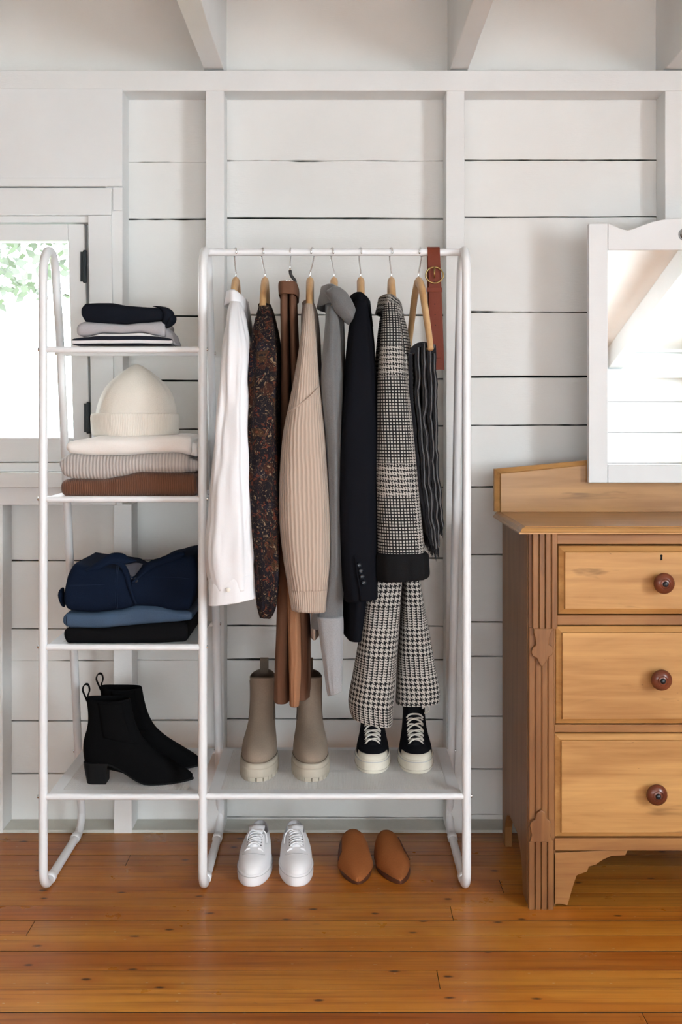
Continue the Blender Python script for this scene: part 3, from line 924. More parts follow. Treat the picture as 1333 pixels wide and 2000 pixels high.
# ================================================================== HANGERS AND GARMENTS
def hanger(px, neck_px, label, yaw=0, py_neck=545, pants=False, wood_mat='hanger_wood', wire=True):
    X0 = PX(px, ROD_Y); zn = PZ(py_neck, ROD_Y)
    Xn = PX(neck_px, ROD_Y)
    h = thing('clothes_hanger', label, 'hanger', (X0, ROD_Y, zn), 'wooden hangers on the rail')
    ca, sa = math.cos(math.radians(yaw)), math.sin(math.radians(yaw))
    def L(s, z, x=0): return Vector((Xn - s * sa + x * ca, ROD_Y + s * ca, z))      # s along hanger (+ to the wall)
    # hook: stem, swan neck, arc over the rail, ball tip
    pts = [(Xn, 0, zn - .01), (Xn, 0, zn + .028)]
    r = .0128
    hy = random.uniform(.004, .007)
    side = 1 if px < neck_px + .5 else -1
    pts2 = [L(0, zn - .01), L(0, zn + .020)]
    base_x = X0
    def H(s, z, k): return Vector((lerp(Xn, X0, k) + .006 * side * math.sin(k * math.pi) * .0 - s * .30 * side, ROD_Y + s, z))
    pts2 += [H(.004, zn + .032, .4), H(.011, ROD_Z - .016, .8)]
    for i in range(15):
        a = math.radians(-38 + 233 * i / 14)
        pts2.append(H(math.cos(a) * r, ROD_Z + math.sin(a) * r, 1.0))
    # keep hook in an almost front-to-back plane
    MB().tube(pts2, .0021, 8).build('hook', 'chrome', h, smooth=True)
    e = pts2[-1]
    MB().lathe([(.0001, -.0032), (.0024, -.002), (.0033, 0), (.0024, .002), (.0001, .0032)], e, (0, 0, 1), 10).build('hook_tip', 'chrome', h, smooth=True)
    if pants:
        prof = [(.0, 1.646), (.035, 1.634), (.07, 1.610), (.11, 1.565), (.15, 1.517), (.185, 1.475), (.200, 1.452)]
        prof = [(a, b - 1.644 + zn) for a, b in prof]
    else:
        prof = [(.0, zn + .002), (.030, zn - .010), (.065, zn - .034), (.10, zn - .075), (.135, zn - .118), (.165, zn - .150)]
    m = MB()
    line = [(-s, z) for s, z in reversed(prof[1:])] + prof
    line = cr(line, 45)
    rad = [.0075 + .0030 * (1 - abs(i - 22) / 22) for i in range(45)]
    m.tube([L(s, z - .010) for s, z in line], rad, 14, flat=1.35, up=(1, 0, 0))
    m.build('hanger_body', wood_mat, h, smooth=True)
    if pants:
        s0 = prof[-1][0] * .96; zb = prof[-1][1] - .006
        MB().tube([L(-s0, zb), L(s0, zb)], .0055, 10).build('trouser_bar', wood_mat, h, smooth=True)
    return h

def sect(cx, cy, hx, hy, z, n, ex, fold=0, ff=2.0, seed=0, skew=0, amp_fine=0):
    out = []
    for j in range(n):
        th = 2 * math.pi * j / n + math.pi / 2          # starts at the wall side
        c, s = math.cos(th), math.sin(th)
        x = sgn(c) * abs(c) ** (2 / ex); y = sgn(s) * abs(s) ** (2 / ex)
        d = 0
        if fold: d += fold * nz(c * ff, s * ff, z * 3.5 + seed)
        if amp_fine: d += amp_fine * nz(c * ff * 3, s * ff * 3, z * 11 + seed * 2)
        out.append(Vector((cx + x * (hx + d), cy + y * (hy + d), z + skew * x * hx)))
    return out

def arc_uv(rings, const=True):
    n = len(rings[0]); lens = []
    for r in rings:
        a = [0]
        for j in range(n): a.append(a[-1] + (r[(j + 1) % n] - r[j]).length)
        lens.append(a)
    cm = sorted(l[-1] for l in lens)[int(len(lens) * .6)]
    uv = []; v = 0
    cent = [sum(r, Vector()) / n for r in rings]
    for i, l in enumerate(lens):
        if i: v += (cent[i] - cent[i - 1]).length
        w = cm if const else l[-1]
        uv.append([((a / l[-1] - .5) * w, -v) for a in l])
    return uv

def cloth(name, rows, mat, parent, n=56, m=64, ex=2.5, fold=.004, ff=2.0, seed=0, fine=.001, const=True, skew=(0, 0), hollow=.03, mirror_y=None, ztilt=None, sub=0, v0=0.0):
    rr = cr(rows, m)
    rings = []
    for i, (py, xl, xr, yc, hy) in enumerate(rr):
        t = i / (m - 1)
        x0, x1 = PX(xl, yc), PX(xr, yc)
        z = PZ(py, yc)
        yy = yc if mirror_y is None else 2 * mirror_y - yc
        k = min(1, t * 6)
        sk = lerp(skew[0], skew[1], t ** 2)
        rings.append(sect((x0 + x1) / 2, yy, max((x1 - x0) / 2, .002), hy, z, n, ex, fold * k, ff, seed, sk, fine * k))
    uv = arc_uv(rings, const)
    uv = [[(a, b - v0) for a, b in u] for u in uv]
    if hollow:
        last = rings[-1]; c = sum(last, Vector()) / n
        for sc_, dz_ in ((.93, .0005), (.88, hollow)):
            rings.append([c + Vector(((p.x - c.x) * sc_, (p.y - c.y) * sc_, (p.z - c.z) + dz_)) for p in last])
            uv.append(uv[-1])
    mb = MB(); mb.rings(rings, True, True, uv)
    return mb.build(name, mat, parent, smooth=True, sub=sub)

def collar(name, mat, parent, px, hx, hy, py_top, py_bot, tilt=0, drop=.02, flare=.012, th=.004, gap=0.9, face=1, yc=None, fold=.002, seed=0, uvs=True):
    """folded collar round the neck of a garment hung edge-on; opens towards +x (face=1) or -x"""
    yc = ROD_Y if yc is None else yc
    cx = PX(px, yc); zt = PZ(py_top, yc); zb = PZ(py_bot, yc)
    n = 48; rings = []; uv = []
    for j in range(n + 1):
        a = math.pi + lerp(-math.pi + gap / 2, math.pi - gap / 2, j / n)      # skips the opening at a = 0
        c, s = math.cos(a), math.sin(a)
        front = max(0, c) ** 1.5
        d = fold * nz(c * 2, s * 2, seed)
        zT_ = zt + tilt * c - .012 * front
        zB_ = zb - drop * front + d
        o = flare * (1 + .4 * front)
        def q(r, z): return Vector((cx + face * c * (hx + r), yc + s * (hy + r), z))
        zi = zb - .012
        ring = [q(-th * .5, zi), q(-th * .5, lerp(zi, zT_, .6)), q(0, zT_ - .002), q(th * .8, zT_ + .001), q(th * 1.6 + o * .25 + d, zT_ - .003), q(o * .65 + th + d, lerp(zT_, zB_, .45)), q(o + th + d, zB_), q(o + d, zB_ - .001), q(o * .5 + d * .5, lerp(zT_, zB_, .5)), q(th * .4, zT_ - .006), q(th * .4, zi)]
        rings.append(ring)
        acc = [0]
        for a0, b0 in zip(ring, ring[1:]): acc.append(acc[-1] + (b0 - a0).length)
        acc.append(acc[-1] + .01)
        uv.append([(a * (hy + .02), q_) for q_ in acc])
    return MB().rings(rings, True, True, uv).build(name, mat, parent, smooth=True)

def base(px, py): return (PX(px, ROD_Y), ROD_Y, PZ(py, ROD_Y))
HG = [hanger(460, 461, 'wooden hanger holding the white shirt'),
      hanger(513, 518, 'wooden hanger holding the dark paisley blouse'),
      None,
      hanger(611, 606, 'wooden hanger holding the beige ribbed sweater'),
      hanger(649, 653, 'wooden hanger holding the grey wool coat'),
      hanger(704, 705, 'wooden hanger holding the black blazer'),
      hanger(764, 765, 'wooden hanger holding the checked jacket'),
      hanger(822, 818, 'bare-shouldered wooden hanger with the dark scarf over its bar', yaw=5, pants=True)]

# ---- white shirt
sh = thing('shirt', 'white cotton button-cuff shirt hanging at the left end of the rail', 'shirt', base(470, 1170))
cloth('body', [(588, 456, 482, .068, .045), (612, 452, 487, .068, .085), (650, 449, 489, .068, .15), (700, 446, 488, .068, .185), (800, 440, 487, .068, .195), (1000, 424, 491, .068, .2), (1138, 428, 488, .068, .2)], 'white_cotton', sh, fold=.008, seed=1)
SLV = [(590, 449, 470, -.03, .022), (606, 446, 474, -.05, .034), (640, 442, 481, -.09, .044), (690, 436, 487, -.12, .054), (760, 430, 485, -.125, .056), (850, 424, 486, -.13, .056), (950, 413, 493, -.13, .056), (1040, 407, 498, -.13, .056), (1100, 405, 498, -.13, .054), (1150, 413, 500, -.13, .046)]
cloth('sleeve', SLV, 'white_cotton', sh, fold=.012, ff=2.2, fine=.005, seed=3, hollow=0)
cloth('sleeve', SLV, 'white_cotton', sh, fold=.012, ff=2.2, fine=.005, seed=5, hollow=0, mirror_y=ROD_Y)
cf = cloth('cuff', [(1124, 411, 499, -.13, .047), (1135, 408, 500, -.13, .048), (1158, 408, 501, -.13, .048), (1174, 408, 502, -.13, .048)], 'white_cotton', sh, fold=.003, seed=4, skew=(.12, .16), hollow=.05, m=16, ex=2.2, fine=.002)
MB().lathe([(.0001, 0), (.0055, 0), (.006, .0012), (.004, .0022), (.0001, .002)], P(446, 1152, -.1815), (0, -1, .1), 14).build('button', 'button_pearl', cf, smooth=True)
cloth('cuff', [(1124, 411, 499, -.13, .047), (1150, 408, 501, -.13, .048), (1174, 408, 502, -.13, .048)], 'white_cotton', sh, fold=.003, seed=4, m=12, ex=2.2, mirror_y=ROD_Y)
collar('collar', 'white_cotton', sh, 464, .019, .100, 574, 600, tilt=-.004, drop=.050, flare=.012, gap=.7)

# ---- paisley blouse
bl = thing('blouse', 'dark paisley print blouse with rust and gold swirls hanging second from left', 'blouse', base(520, 1200))
cloth('body', [(596, 508, 530, .068, .05), (622, 506, 540, .068, .10), (680, 503, 548, .068, .17), (800, 498, 551, .068, .185), (950, 502, 548, .068, .19), (1080, 506, 545, .068, .185)], 'paisley_print', bl, fold=.007, seed=11, const=False)
SLV = [(598, 507, 526, -.03, .022), (614, 504, 530, -.05, .034), (650, 498, 536, -.09, .044), (715, 488, 541, -.12, .05), (800, 482, 541, -.13, .052), (900, 484, 541, -.13, .05), (1000, 491, 542, -.13, .048), (1090, 496, 544, -.13, .046), (1150, 500, 543, -.13, .04), (1185, 506, 538, -.13, .03), (1206, 512, 529, -.13, .018)]
for my in (None, ROD_Y):
    cloth('sleeve', SLV, 'paisley_print', bl, fold=.010, ff=2.0, fine=.004, seed=12, const=False, mirror_y=my, hollow=.02)
collar('neckband', 'paisley_print', bl, 519, .013, .055, 594, 606, drop=.01, flare=.003, gap=.5)

# ---- brown trousers on a clip hanger
ch = thing('clip_hanger', 'metal clip hanger with black plastic hook holding the brown trousers', 'hanger', base(568, 545))
X3 = PX(567, ROD_Y)
pts = [Vector((X3, ROD_Y - .004, PZ(530, ROD_Y))), Vector((X3, ROD_Y, 1.688))]
pts.append(Vector((X3 + .001, ROD_Y + .011, ROD_Z - .012)))
for i in range(13):
    a = math.radians(-30 + 220 * i / 12); pts.append(Vector((X3 + .001, ROD_Y + math.cos(a) * .0128, ROD_Z + math.sin(a) * .0128)))
MB().tube(pts, .0017, 8).build('hook', 'chrome', ch, smooth=True)
hk = [P(x, y, .05) for x, y in ((567, 528), (568, 535), (571, 541), (576, 547), (577, 554), (573, 559), (567, 557), (564, 553))]
MB().tube(cr([tuple(p) for p in hk], 24), [.0042] * 24, 10).build('plastic_hook', 'black_plastic', ch, smooth=True)
MB().tube([P(565, 548, -.11), P(565, 547, .06), P(565, 548, .25)], .0028, 8).build('crossbar', 'chrome', ch, smooth=True)
for Y in (-.10, .235):
    m = MB(); zc = PZ(556, Y); xc = PX(563, Y)
    for s in (-1, 1):
        m.hexa([Vector((xc + s * .002, Y - .007, zc + .012)), Vector((xc + s * .005, Y - .007, zc + .011)), Vector((xc + s * .012, Y - .007, zc - .020)), Vector((xc + s * .010, Y - .007, zc - .020)),
                Vector((xc + s * .002, Y + .007, zc + .012)), Vector((xc + s * .005, Y + .007, zc + .011)), Vector((xc + s * .012, Y + .007, zc - .020)), Vector((xc + s * .010, Y + .007, zc - .020))])
    m.build('clip', 'chrome', ch, bevel=.001)
    MB().tube([Vector((xc - .012, Y, zc)), Vector((xc + .012, Y, zc))], .005, 12).build('clip_spring', 'chrome', ch, smooth=True, angle=40)
br = thing('trousers', 'caramel brown straight trousers clipped up between the blouse and beige sweater', 'trousers', base(570, 1360))
cloth('leg', [(562, 549, 566, .03, .10), (600, 549, 567, .04, .10), (700, 550, 568, .05, .10), (900, 548, 574, .05, .10), (1150, 543, 574, .05, .10), (1300, 538, 570, .05, .10), (1358, 537, 569, .05, .10)], 'brown_twill', br, ex=3, fold=.003, seed=21, fine=.0015)
cloth('leg', [(575, 566, 580, .03, .09), (700, 569, 584, .05, .10), (900, 576, 598, .05, .10), (1150, 577, 604, .05, .10), (1300, 573, 607, .05, .10), (1352, 571, 606, .05, .10)], 'brown_twill', br, ex=3, fold=.003, seed=22, fine=.0015)
cloth('front_pleat', [(1100, 562, 582, -.045, .012), (1180, 562, 586, -.055, .018), (1240, 563, 588, -.062, .022), (1320, 565, 588, -.064, .024), (1378, 567, 584, -.064, .021)], 'caramel_twill', br, ex=2.2, fold=.003, seed=23, fine=.0015)
cloth('waistband', [(560, 547, 583, 0.03, .14), (570, 547, 584, 0.03, .142), (584, 548, 583, 0.03, .14)], 'brown_twill', br, ex=4, fold=.001, seed=24, m=10)

# ---- beige ribbed sweater
sw = thing('sweater', 'chunky beige ribbed knit sweater hanging in the middle of the rail', 'sweater', base(600, 1190))
cloth('body', [(592, 594, 614, .068, .05), (620, 590, 622, .068, .10), (680, 592, 627, .068, .15), (800, 602, 630, .068, .15), (950, 604, 632, .068, .15), (1100, 606, 628, .068, .15), (1230, 608, 624, .068, .15)], 'beige_rib', sw, fold=.003, seed=31)
SLV = [(594, 596, 610, -.03, .022), (610, 593, 613, -.05, .034), (655, 587, 617, -.09, .044), (725, 577, 622, -.118, .055), (790, 564, 630, -.125, .062), (850, 552, 637, -.13, .066), (930, 546, 642, -.13, .068), (1010, 547, 645, -.13, .068), (1080, 553, 645, -.13, .062), (1130, 560, 642, -.13, .052), (1150, 563, 640, -.13, .046)]
for my in (None, ROD_Y):
    s_ = cloth('sleeve', SLV, 'beige_rib', sw, fold=.005, ff=1.5, seed=32, mirror_y=my, hollow=0, n=72)
    cloth('cuff', [(1128, 560.5, 641.5, -.13, .051), (1142, 562, 640.5, -.13, .048), (1160, 565, 639, -.13, .044), (1192, 570, 636.5, -.13, .042)], 'beige_cuff_rib', sw, fold=.001, seed=33, mirror_y=my, m=16, skew=(0, -.05))
# raglan seam ridge
def on_sleeve(px, py):
    rr = sorted(cr(SLV, 200)); r = min(rr, key=lambda q: abs(q[0] - py))
    k = min(.97, abs((px - (r[1] + r[2]) / 2) / ((r[2] - r[1]) / 2)))
    return P(px, py, r[3] - r[4] * (1 - k ** 2.5) ** (1 / 2.5) - .0045)
seam = [on_sleeve(x, y) for x, y in ((563, 806), (572, 800), (582, 793), (592, 786), (602, 778), (612, 769), (622, 758))]
MB().tube(cr([tuple(p) for p in seam], 30), .0020, 8).build('raglan_seam', 'beige_rib', sw, smooth=True)
collar('neckband', 'beige_cuff_rib', sw, 604, .012, .055, 590, 604, drop=.008, flare=.003, gap=.4)

# ---- grey wool coat with a wide collar
gc = thing('coat', 'mid grey wool coat with wide drooping collar hanging beside the black blazer', 'coat', base(650, 1220))
cloth('body', [(585, 640, 668, .068, .06), (612, 636, 672, .068, .11), (680, 634, 674, .068, .15), (800, 636, 674, .068, .15), (1000, 638, 672, .068, .15), (1150, 632, 670, .068, .13), (1228, 628, 670, .068, .13)], 'grey_wool', gc, fold=.005, seed=41)
SLV = [(598, 640, 658, -.03, .022), (616, 637, 660, -.05, .034), (660, 633, 664, -.09, .044), (750, 628, 668, -.118, .050), (880, 640, 667, -.115, .048), (1000, 644, 666, -.11, .048), (1100, 643, 668, -.105, .046), (1170, 628, 671, -.085, .042), (1200, 612, 672, -.08, .040), (1226, 609, 672, -.08, .040)]
for my in (None, ROD_Y):
    cloth('sleeve', SLV, 'grey_wool', gc, fold=.006, ff=1.6, fine=.0015, seed=42, mirror_y=my)
cloth('belt_end', [(1205, 620, 671, -.11, .022), (1240, 624, 670, -.11, .022), (1290, 631, 669, -.11, .02), (1340, 638, 668.5, -.11, .018), (1354, 641, 668, -.11, .016)], 'grey_wool_light', gc, fold=.003, seed=43, m=24, skew=(0, .35), ex=2.2)
# big shawl collar: stand plus the lapel that droops to the right
collar('collar', 'grey_wool', gc, 651, .019, .104, 564, 602, tilt=-.004, drop=.045, flare=.020, gap=.6, th=.006, fold=.004)
m = MB(); rings = []
LP = [((634, 572), (640, 566), .0), ((645, 588), (655, 558), -.015), ((655, 608), (672, 566), -.025), ((668, 622), (684, 580), -.03), ((680, 634), (693, 598), -.03), ((689, 640), (699, 620), -.026), ((693, 640), (700, 632), -.022)]
for (a, b, Y) in cr([(p[0][0], p[0][1], p[1][0], p[1][1], p[2]) for p in LP], 26) and [((q[0], q[1]), (q[2], q[3]), q[4]) for q in cr([(p[0][0], p[0][1], p[1][0], p[1][1], p[2]) for p in LP], 26)]:
    ring = []
    k = 10
    for i in range(k + 1):
        t = i / k; ring.append(P(lerp(a[0], b[0], t), lerp(a[1], b[1], t), Y - .052 - .014 * math.sin(math.pi * t)))
    for i in range(k, -1, -1):
        t = i / k; ring.append(P(lerp(a[0], b[0], t), lerp(a[1], b[1], t), Y - .040 - .008 * math.sin(math.pi * t)))
    rings.append(ring)
m.rings(rings); m.build('lapel', 'grey_wool', gc, smooth=True)

# ---- black blazer
bz = thing('blazer', 'black suit blazer with four cuff buttons hanging next to the checked jacket', 'blazer', base(705, 1220))
cloth('body', [(592, 694, 718, .068, .06), (620, 690, 724, .068, .11), (680, 686, 730, .068, .175), (800, 680, 734, .068, .195), (1000, 676, 736, .068, .2), (1150, 672, 726, .068, .2), (1228, 672, 716, .068, .19)], 'navy_suiting', bz, fold=.006, seed=51)
SLV = [(588, 694, 716, -.03, .022), (606, 689, 720, -.05, .034), (650, 682, 726, -.09, .045), (730, 673, 733, -.122, .056), (830, 666, 737, -.13, .058), (940, 662, 738, -.13, .058), (1050, 663, 738, -.13, .056), (1120, 668, 739, -.13, .052), (1170, 674, 739, -.13, .048)]
for my in (None, ROD_Y):
    sl = cloth('sleeve', SLV, 'navy_suiting', bz, fold=.005, ff=1.6, seed=52, mirror_y=my, skew=(0, .10))
    if my is None:
        for (x, y) in ((702, 1104), (705, 1115), (708, 1126), (711, 1138)):
            MB().lathe([(.0001, -.002), (.0062, -.002), (.0066, .0015), (.0052, .0030), (.0040, .0018), (.0001, .0018)], P(x, y, -.182), (.15, -1, .1), 16).build('button', 'button_horn', sl, smooth=True, angle=50)
        pv = [P(x, y, Y) for x, y, Y in ((694, 1085, -.188), (698, 1120, -.186), (703, 1150, -.182), (706, 1174, -.180))]
        MB().tube(pv, .0022, 6).build('cuff_vent', 'navy_suiting', sl, smooth=True)
collar('collar', 'navy_suiting', bz, 704, .0165, .102, 579, 606, tilt=-.003, drop=.05, flare=.011, gap=.6, th=.005)

# ---- checked jacket
cj = thing('jacket', 'black and cream glen check jacket with black turned-up cuffs on the rail', 'jacket', base(780, 1120))
cloth('body', [(602, 750, 776, .068, .055), (625, 748, 790, .068, .11), (690, 747, 802, .068, .175), (800, 748, 808, .068, .19), (950, 752, 815, .068, .195), (1085, 755, 822, .068, .195)], 'glen_check', cj, fold=.006, seed=61, const=False)
SLV = [(592, 752, 774, -.03, .022), (612, 748, 779, -.05, .034), (658, 743, 787, -.09, .046), (740, 737, 796, -.122, .056), (840, 733, 806, -.13, .06), (930, 733, 815, -.13, .062), (1010, 735, 824, -.13, .062), (1090, 737, 831, -.13, .060)]
for my in (None, ROD_Y):
    sl = cloth('sleeve', SLV, 'glen_check', cj, fold=.004, ff=1.5, seed=62, const=False, mirror_y=my, hollow=0, n=72)
    cloth('cuff', [(1077, 736, 832, -.13, .064), (1084, 734, 835, -.13, .067), (1104, 734, 836, -.13, .068), (1122, 735, 837, -.13, .067), (1130, 738, 834, -.13, .064)], 'black_wool', cj, fold=.005, ff=4, fine=.003, seed=63, mirror_y=my, m=20, skew=(0, .06))
collar('collar', 'glen_check', cj, 762, .0185, .102, 583, 612, tilt=-.004, drop=.048, flare=.016, gap=.6, th=.005, fold=.003)
MB().tube(cr([tuple(P(x, y, Y)) for x, y, Y in ((784, 625, -.02), (790, 665, -.06), (796, 720, -.07), (801, 800, -.065), (803, 900, -.06))], 20), .004, 8, flat=2.5).build('front_edging', 'black_wool', cj, smooth=True)

# ---- houndstooth trousers under the jacket
ht = thing('trousers', 'wide-leg black and cream houndstooth trousers hanging below the checked jacket', 'trousers', base(770, 1410))
cloth('leg', [(1085, 728, 786, -.07, .045), (1130, 721, 784, -.075, .05), (1230, 706, 779, -.08, .058), (1320, 692, 773, -.085, .064), (1375, 684, 769, -.085, .066), (1406, 690, 768, -.085, .062)], 'houndstooth_check', ht, fold=.007, ff=1.5, seed=71, const=False, skew=(0, -.22), n=72)
cloth('leg', [(1085, 784, 818, .02, .06), (1130, 785, 823, .015, .06), (1230, 780, 838, .01, .066), (1300, 776, 850, .01, .07), (1345, 774, 858, .01, .072), (1368, 773, 857, .01, .070)], 'houndstooth_check', ht, fold=.006, ff=1.5, seed=74, const=False, skew=(0, .05), n=72)

# ---- dark scarf folded over the last hanger
scf = thing('scarf', 'charcoal scarf with pale edges and fringe folded over the rightmost hanger', 'scarf', base(835, 1060))
lay = [((803, 690), (804, 760), (812, 860), (822, 950), (833, 1010), (841, 1050), 1.0),
       ((817, 678), (817, 760), (823, 860), (831, 950), (840, 1020), (846, 1066), 1.3),
       ((829, 670), (829, 760), (834, 860), (839, 950), (846, 1020), (851, 1072), 1.9),
       ((840, 668), (841, 760), (844, 860), (849, 950), (853, 1020), (857, 1070), 1.4),
       ((849, 672), (852, 760), (853, 860), (857, 950), (863, 1000), (866, 1030), 1.1)]
for k, L_ in enumerate(lay):
    pts = cr([(a, b) for a, b in L_[:-1]], 40)
    yf, ybk = -.125 + .006 * abs(k - 2), .20
    rings = []; edge = []
    for i, (x, y) in enumerate(pts):
        w = (.0030 * L_[-1] * nz(y * .02, k * 9.1, 0) + .0030 * nz(y * .045, k * 5.7, 3)) * min(1, i / 6)
        X, Z = PX(x, -.12) + w * 1.3, PZ(y, -.12)
        th = .0052
        rings.append([Vector((X - th, yf + .004, Z)), Vector((X + th, yf + .004, Z)), Vector((X + th + .4 * w, .05, Z)), Vector((X + th, ybk, Z)), Vector((X - th, ybk, Z)), Vector((X - th + .4 * w, .05, Z))])
        edge.append((X + .0016 * (k % 2), yf + .003, Z))
    ly = MB().rings(rings).build('scarf_layer', 'charcoal_scarf', scf, bevel=.002)
    if k: MB().tube(edge, .0018, 8, flat=1.3).build('selvage', 'scarf_edge', ly, smooth=True)
    X, Z = edge[-1][0], edge[-1][2]
    m = MB()
    for q in range(26):
        Y = lerp(yf + .004, ybk - .004, q / 25) + random.uniform(-.003, .003)
        dx_ = random.uniform(-.006, .006)
        m.tube([(X, Y, Z + .004), (X + dx_ * .5, Y, Z - .014), (X + dx_, Y + random.uniform(-.004, .004), Z - random.uniform(.022, .034))], [.0022, .0017, .0006], 5)
    m.build('fringe', 'charcoal_scarf', ly, smooth=True)
# rounded fold where the layers pass over the bar
m = MB(); rings = []
for i in range(15):
    a = math.pi * (1 - i / 14)
    X, Z = PX(827, -.12) + math.cos(a) * .034, PZ(690, -.12) + math.sin(a) * .030
    Xi, Zi = PX(827, -.12) + math.cos(a) * .020, PZ(690, -.12) + math.sin(a) * .018
    rings.append([Vector((X, -.112, Z)), Vector((X, .19, Z)), Vector((Xi, .19, Zi)), Vector((Xi, -.116, Zi))])
m.rings(rings); m.build('scarf_fold', 'charcoal_scarf', scf, smooth=True, angle=50)

# ---- belt over the rail
bt = thing('belt', 'brown leather belt with round brass buckle looped over the end of the rail', 'belt', base(848, 720))
def ribbon(pts, hw, th, tw=0):
    """pts: (x,y,z) centre line in a front-to-back plane; width across x"""
    rings = []
    for i, p in enumerate(pts):
        p = Vector(p); q = Vector(pts[min(i + 1, len(pts) - 1)]) - Vector(pts[max(i - 1, 0)])
        nrm = Vector((0, q.z, -q.y)).normalized() * th / 2
        rings.append([p + Vector((-hw, 0, 0)) - nrm, p + Vector((hw, 0, 0)) - nrm, p + Vector((hw, 0, 0)) + nrm, p + Vector((-hw, 0, 0)) + nrm])
    return rings
R = .0135
bx = PX(847, ROD_Y)
hw = .0168
path = []
for k in range(16):
    t = k / 15; path.append((lerp(bx + .012, bx, t), ROD_Y - R - .004 * math.sin(t * 3), lerp(PZ(722, .05), ROD_Z - .005, t)))
for k in range(1, 10):
    a = math.pi - math.pi * k / 9; path.append((bx, ROD_Y + math.cos(a) * R, ROD_Z + math.sin(a) * R))
for k in range(1, 14):
    t = k / 13; path.append((lerp(bx, bx + .006, t), ROD_Y + R + .004 * math.sin(t * 3), lerp(ROD_Z, 1.42, t)))
st = MB().rings(ribbon(path, hw, .0032)).build('strap', 'belt_leather', bt, smooth=True, angle=40, bevel=.0008)
ov = [(lerp(PX(849, .05), PX(851, .05), k / 8), ROD_Y - R - .0045 - .001 * math.sin(k / 8 * 3.1), lerp(PZ(520, .05), PZ(700, .05), k / 8)) for k in range(9)]
tg = MB().rings(ribbon(ov, hw * .94, .003)).build('tongue_strap', 'belt_leather', bt, smooth=True, angle=40, bevel=.0008)
for y in (551, 594, 615, 635):
    MB().lathe([(.0001, 0), (.0016, 0), (.0016, .001), (.0001, .001)], P(lerp(848.5, 851, (y - 550) / 90), y, ROD_Y - R - .0062), (0, -1, 0), 10).build('belt_hole', 'dark_hole', bt)
bc = P(849, 539, ROD_Y - R - .010)
rp = []
for k in range(28):
    a = 2 * math.pi * k / 28
    rp.append(bc + Vector((math.cos(a) * .0238, -.002 - .003 * math.cos(a) ** 2, math.sin(a) * .0235 + (0 if math.sin(a) > -.3 else .004))))
MB().tube(rp, .0021, 8, closed=True).build('buckle', 'brass', bt, smooth=True)
MB().tube([bc + Vector((0, -.003, .024)), bc + Vector((0, -.0045, .006)), bc + Vector((0, -.002, -.006))], [.0028, .002, .0014], 8).build('buckle_prong', 'brass', bt, smooth=True)
lp = [P(x, y, ROD_Y - R - .0075) for x, y in ((834, 566), (864, 566))]
MB().rings([[q + Vector((0, -.0014, -.006)), q + Vector((0, -.0014, .006)), q + Vector((0, .003, .006)), q + Vector((0, .003, -.006))] for q in lp]).build('keeper_loop', 'belt_leather', bt, bevel=.001)

# ================================================================== FOLDED STACKS
def front_y(x, z, top, bot, Yf, r, ex=2.4):
    t, b = top(x), bot(x); zc, hz = (t + b) / 2, max((t - b) / 2, .001)
    k = min(1, abs((z - zc) / hz))
    return Yf + r * (1 - (1 - k ** ex) ** (1 / ex))

def folded(name, top, bot, Yf, depth, mat, parent=None, label=None, cat=None, group=None, nose=None, m=56, bumps=.002, seed=0, ends=.018, umat=True, backdrop=0, ex=2.4):
    """folded cloth: a slab whose upper and lower outlines follow px curves; rounded fold at the front"""
    x0p, x1p = top[0][0], top[-1][0]
    T = lambda X: PZ(lut(top, X / (Yf + D) * F + VX), Yf)
    B = lambda X: PZ(lut(bot, X / (Yf + D) * F + VX), Yf)
    X0, X1 = PX(x0p, Yf), PX(x1p, Yf)
    rings = []; uv = []
    n = 15
    for i in range(m):
        t = i / (m - 1)
        # denser near the ends
        te = .5 - .5 * math.cos(math.pi * t)
        X = lerp(X0, X1, te)
        d = min(X - X0, X1 - X)
        k = math.sqrt(max(0, 1 - (1 - min(1, d / ends)) ** 2)) if ends else 1
        k = max(k, .12)
        zt, zb = T(X), B(X)
        zc, hz = (zt + zb) / 2, (zt - zb) / 2 * lerp(.55, 1, k)
        rr = nose if nose else min(hz * 1.1, .03)
        yf = Yf + (1 - k) * ends * .8
        ring = []
        for j in range(n):          # front nose from bottom to top
            a = -math.pi / 2 + math.pi * j / (n - 1)
            c, s = math.cos(a), math.sin(a)
            y = yf + rr - rr * abs(c) ** (2 / ex); z = zc + hz * sgn(s) * abs(s) ** (2 / ex)
            bmp = bumps * nz(X * 14 + seed, z * 22, seed) * abs(c)
            ring.append(Vector((X, y - bmp, z)))
        for q in (.35, .7, 1.0):
            ring.append(Vector((X, lerp(yf + rr, yf + depth, q), zc + hz - backdrop * q + bumps * .6 * nz(X * 12, q * 4, seed))))
        for q in (1.0, .5):
            ring.append(Vector((X, lerp(yf + rr, yf + depth - .003, q), zc - hz)))
        rings.append(ring)
        acc = [0]
        for p, q in zip(ring, ring[1:] + ring[:1]): acc.append(acc[-1] + (q - p).length)
        uv.append([(X, z_) for z_ in acc])
    mb = MB(); mb.rings(rings, True, True, uv)
    org = ((X0 + X1) / 2, Yf + depth / 2, B((X0 + X1) / 2))
    if parent is not None:
        return mb.build(name, mat, parent, smooth=True), T, B
    th_ = thing(name, label, cat, org, group)
    return th_, mb.build('folded_body', mat, th_, smooth=True), T, B

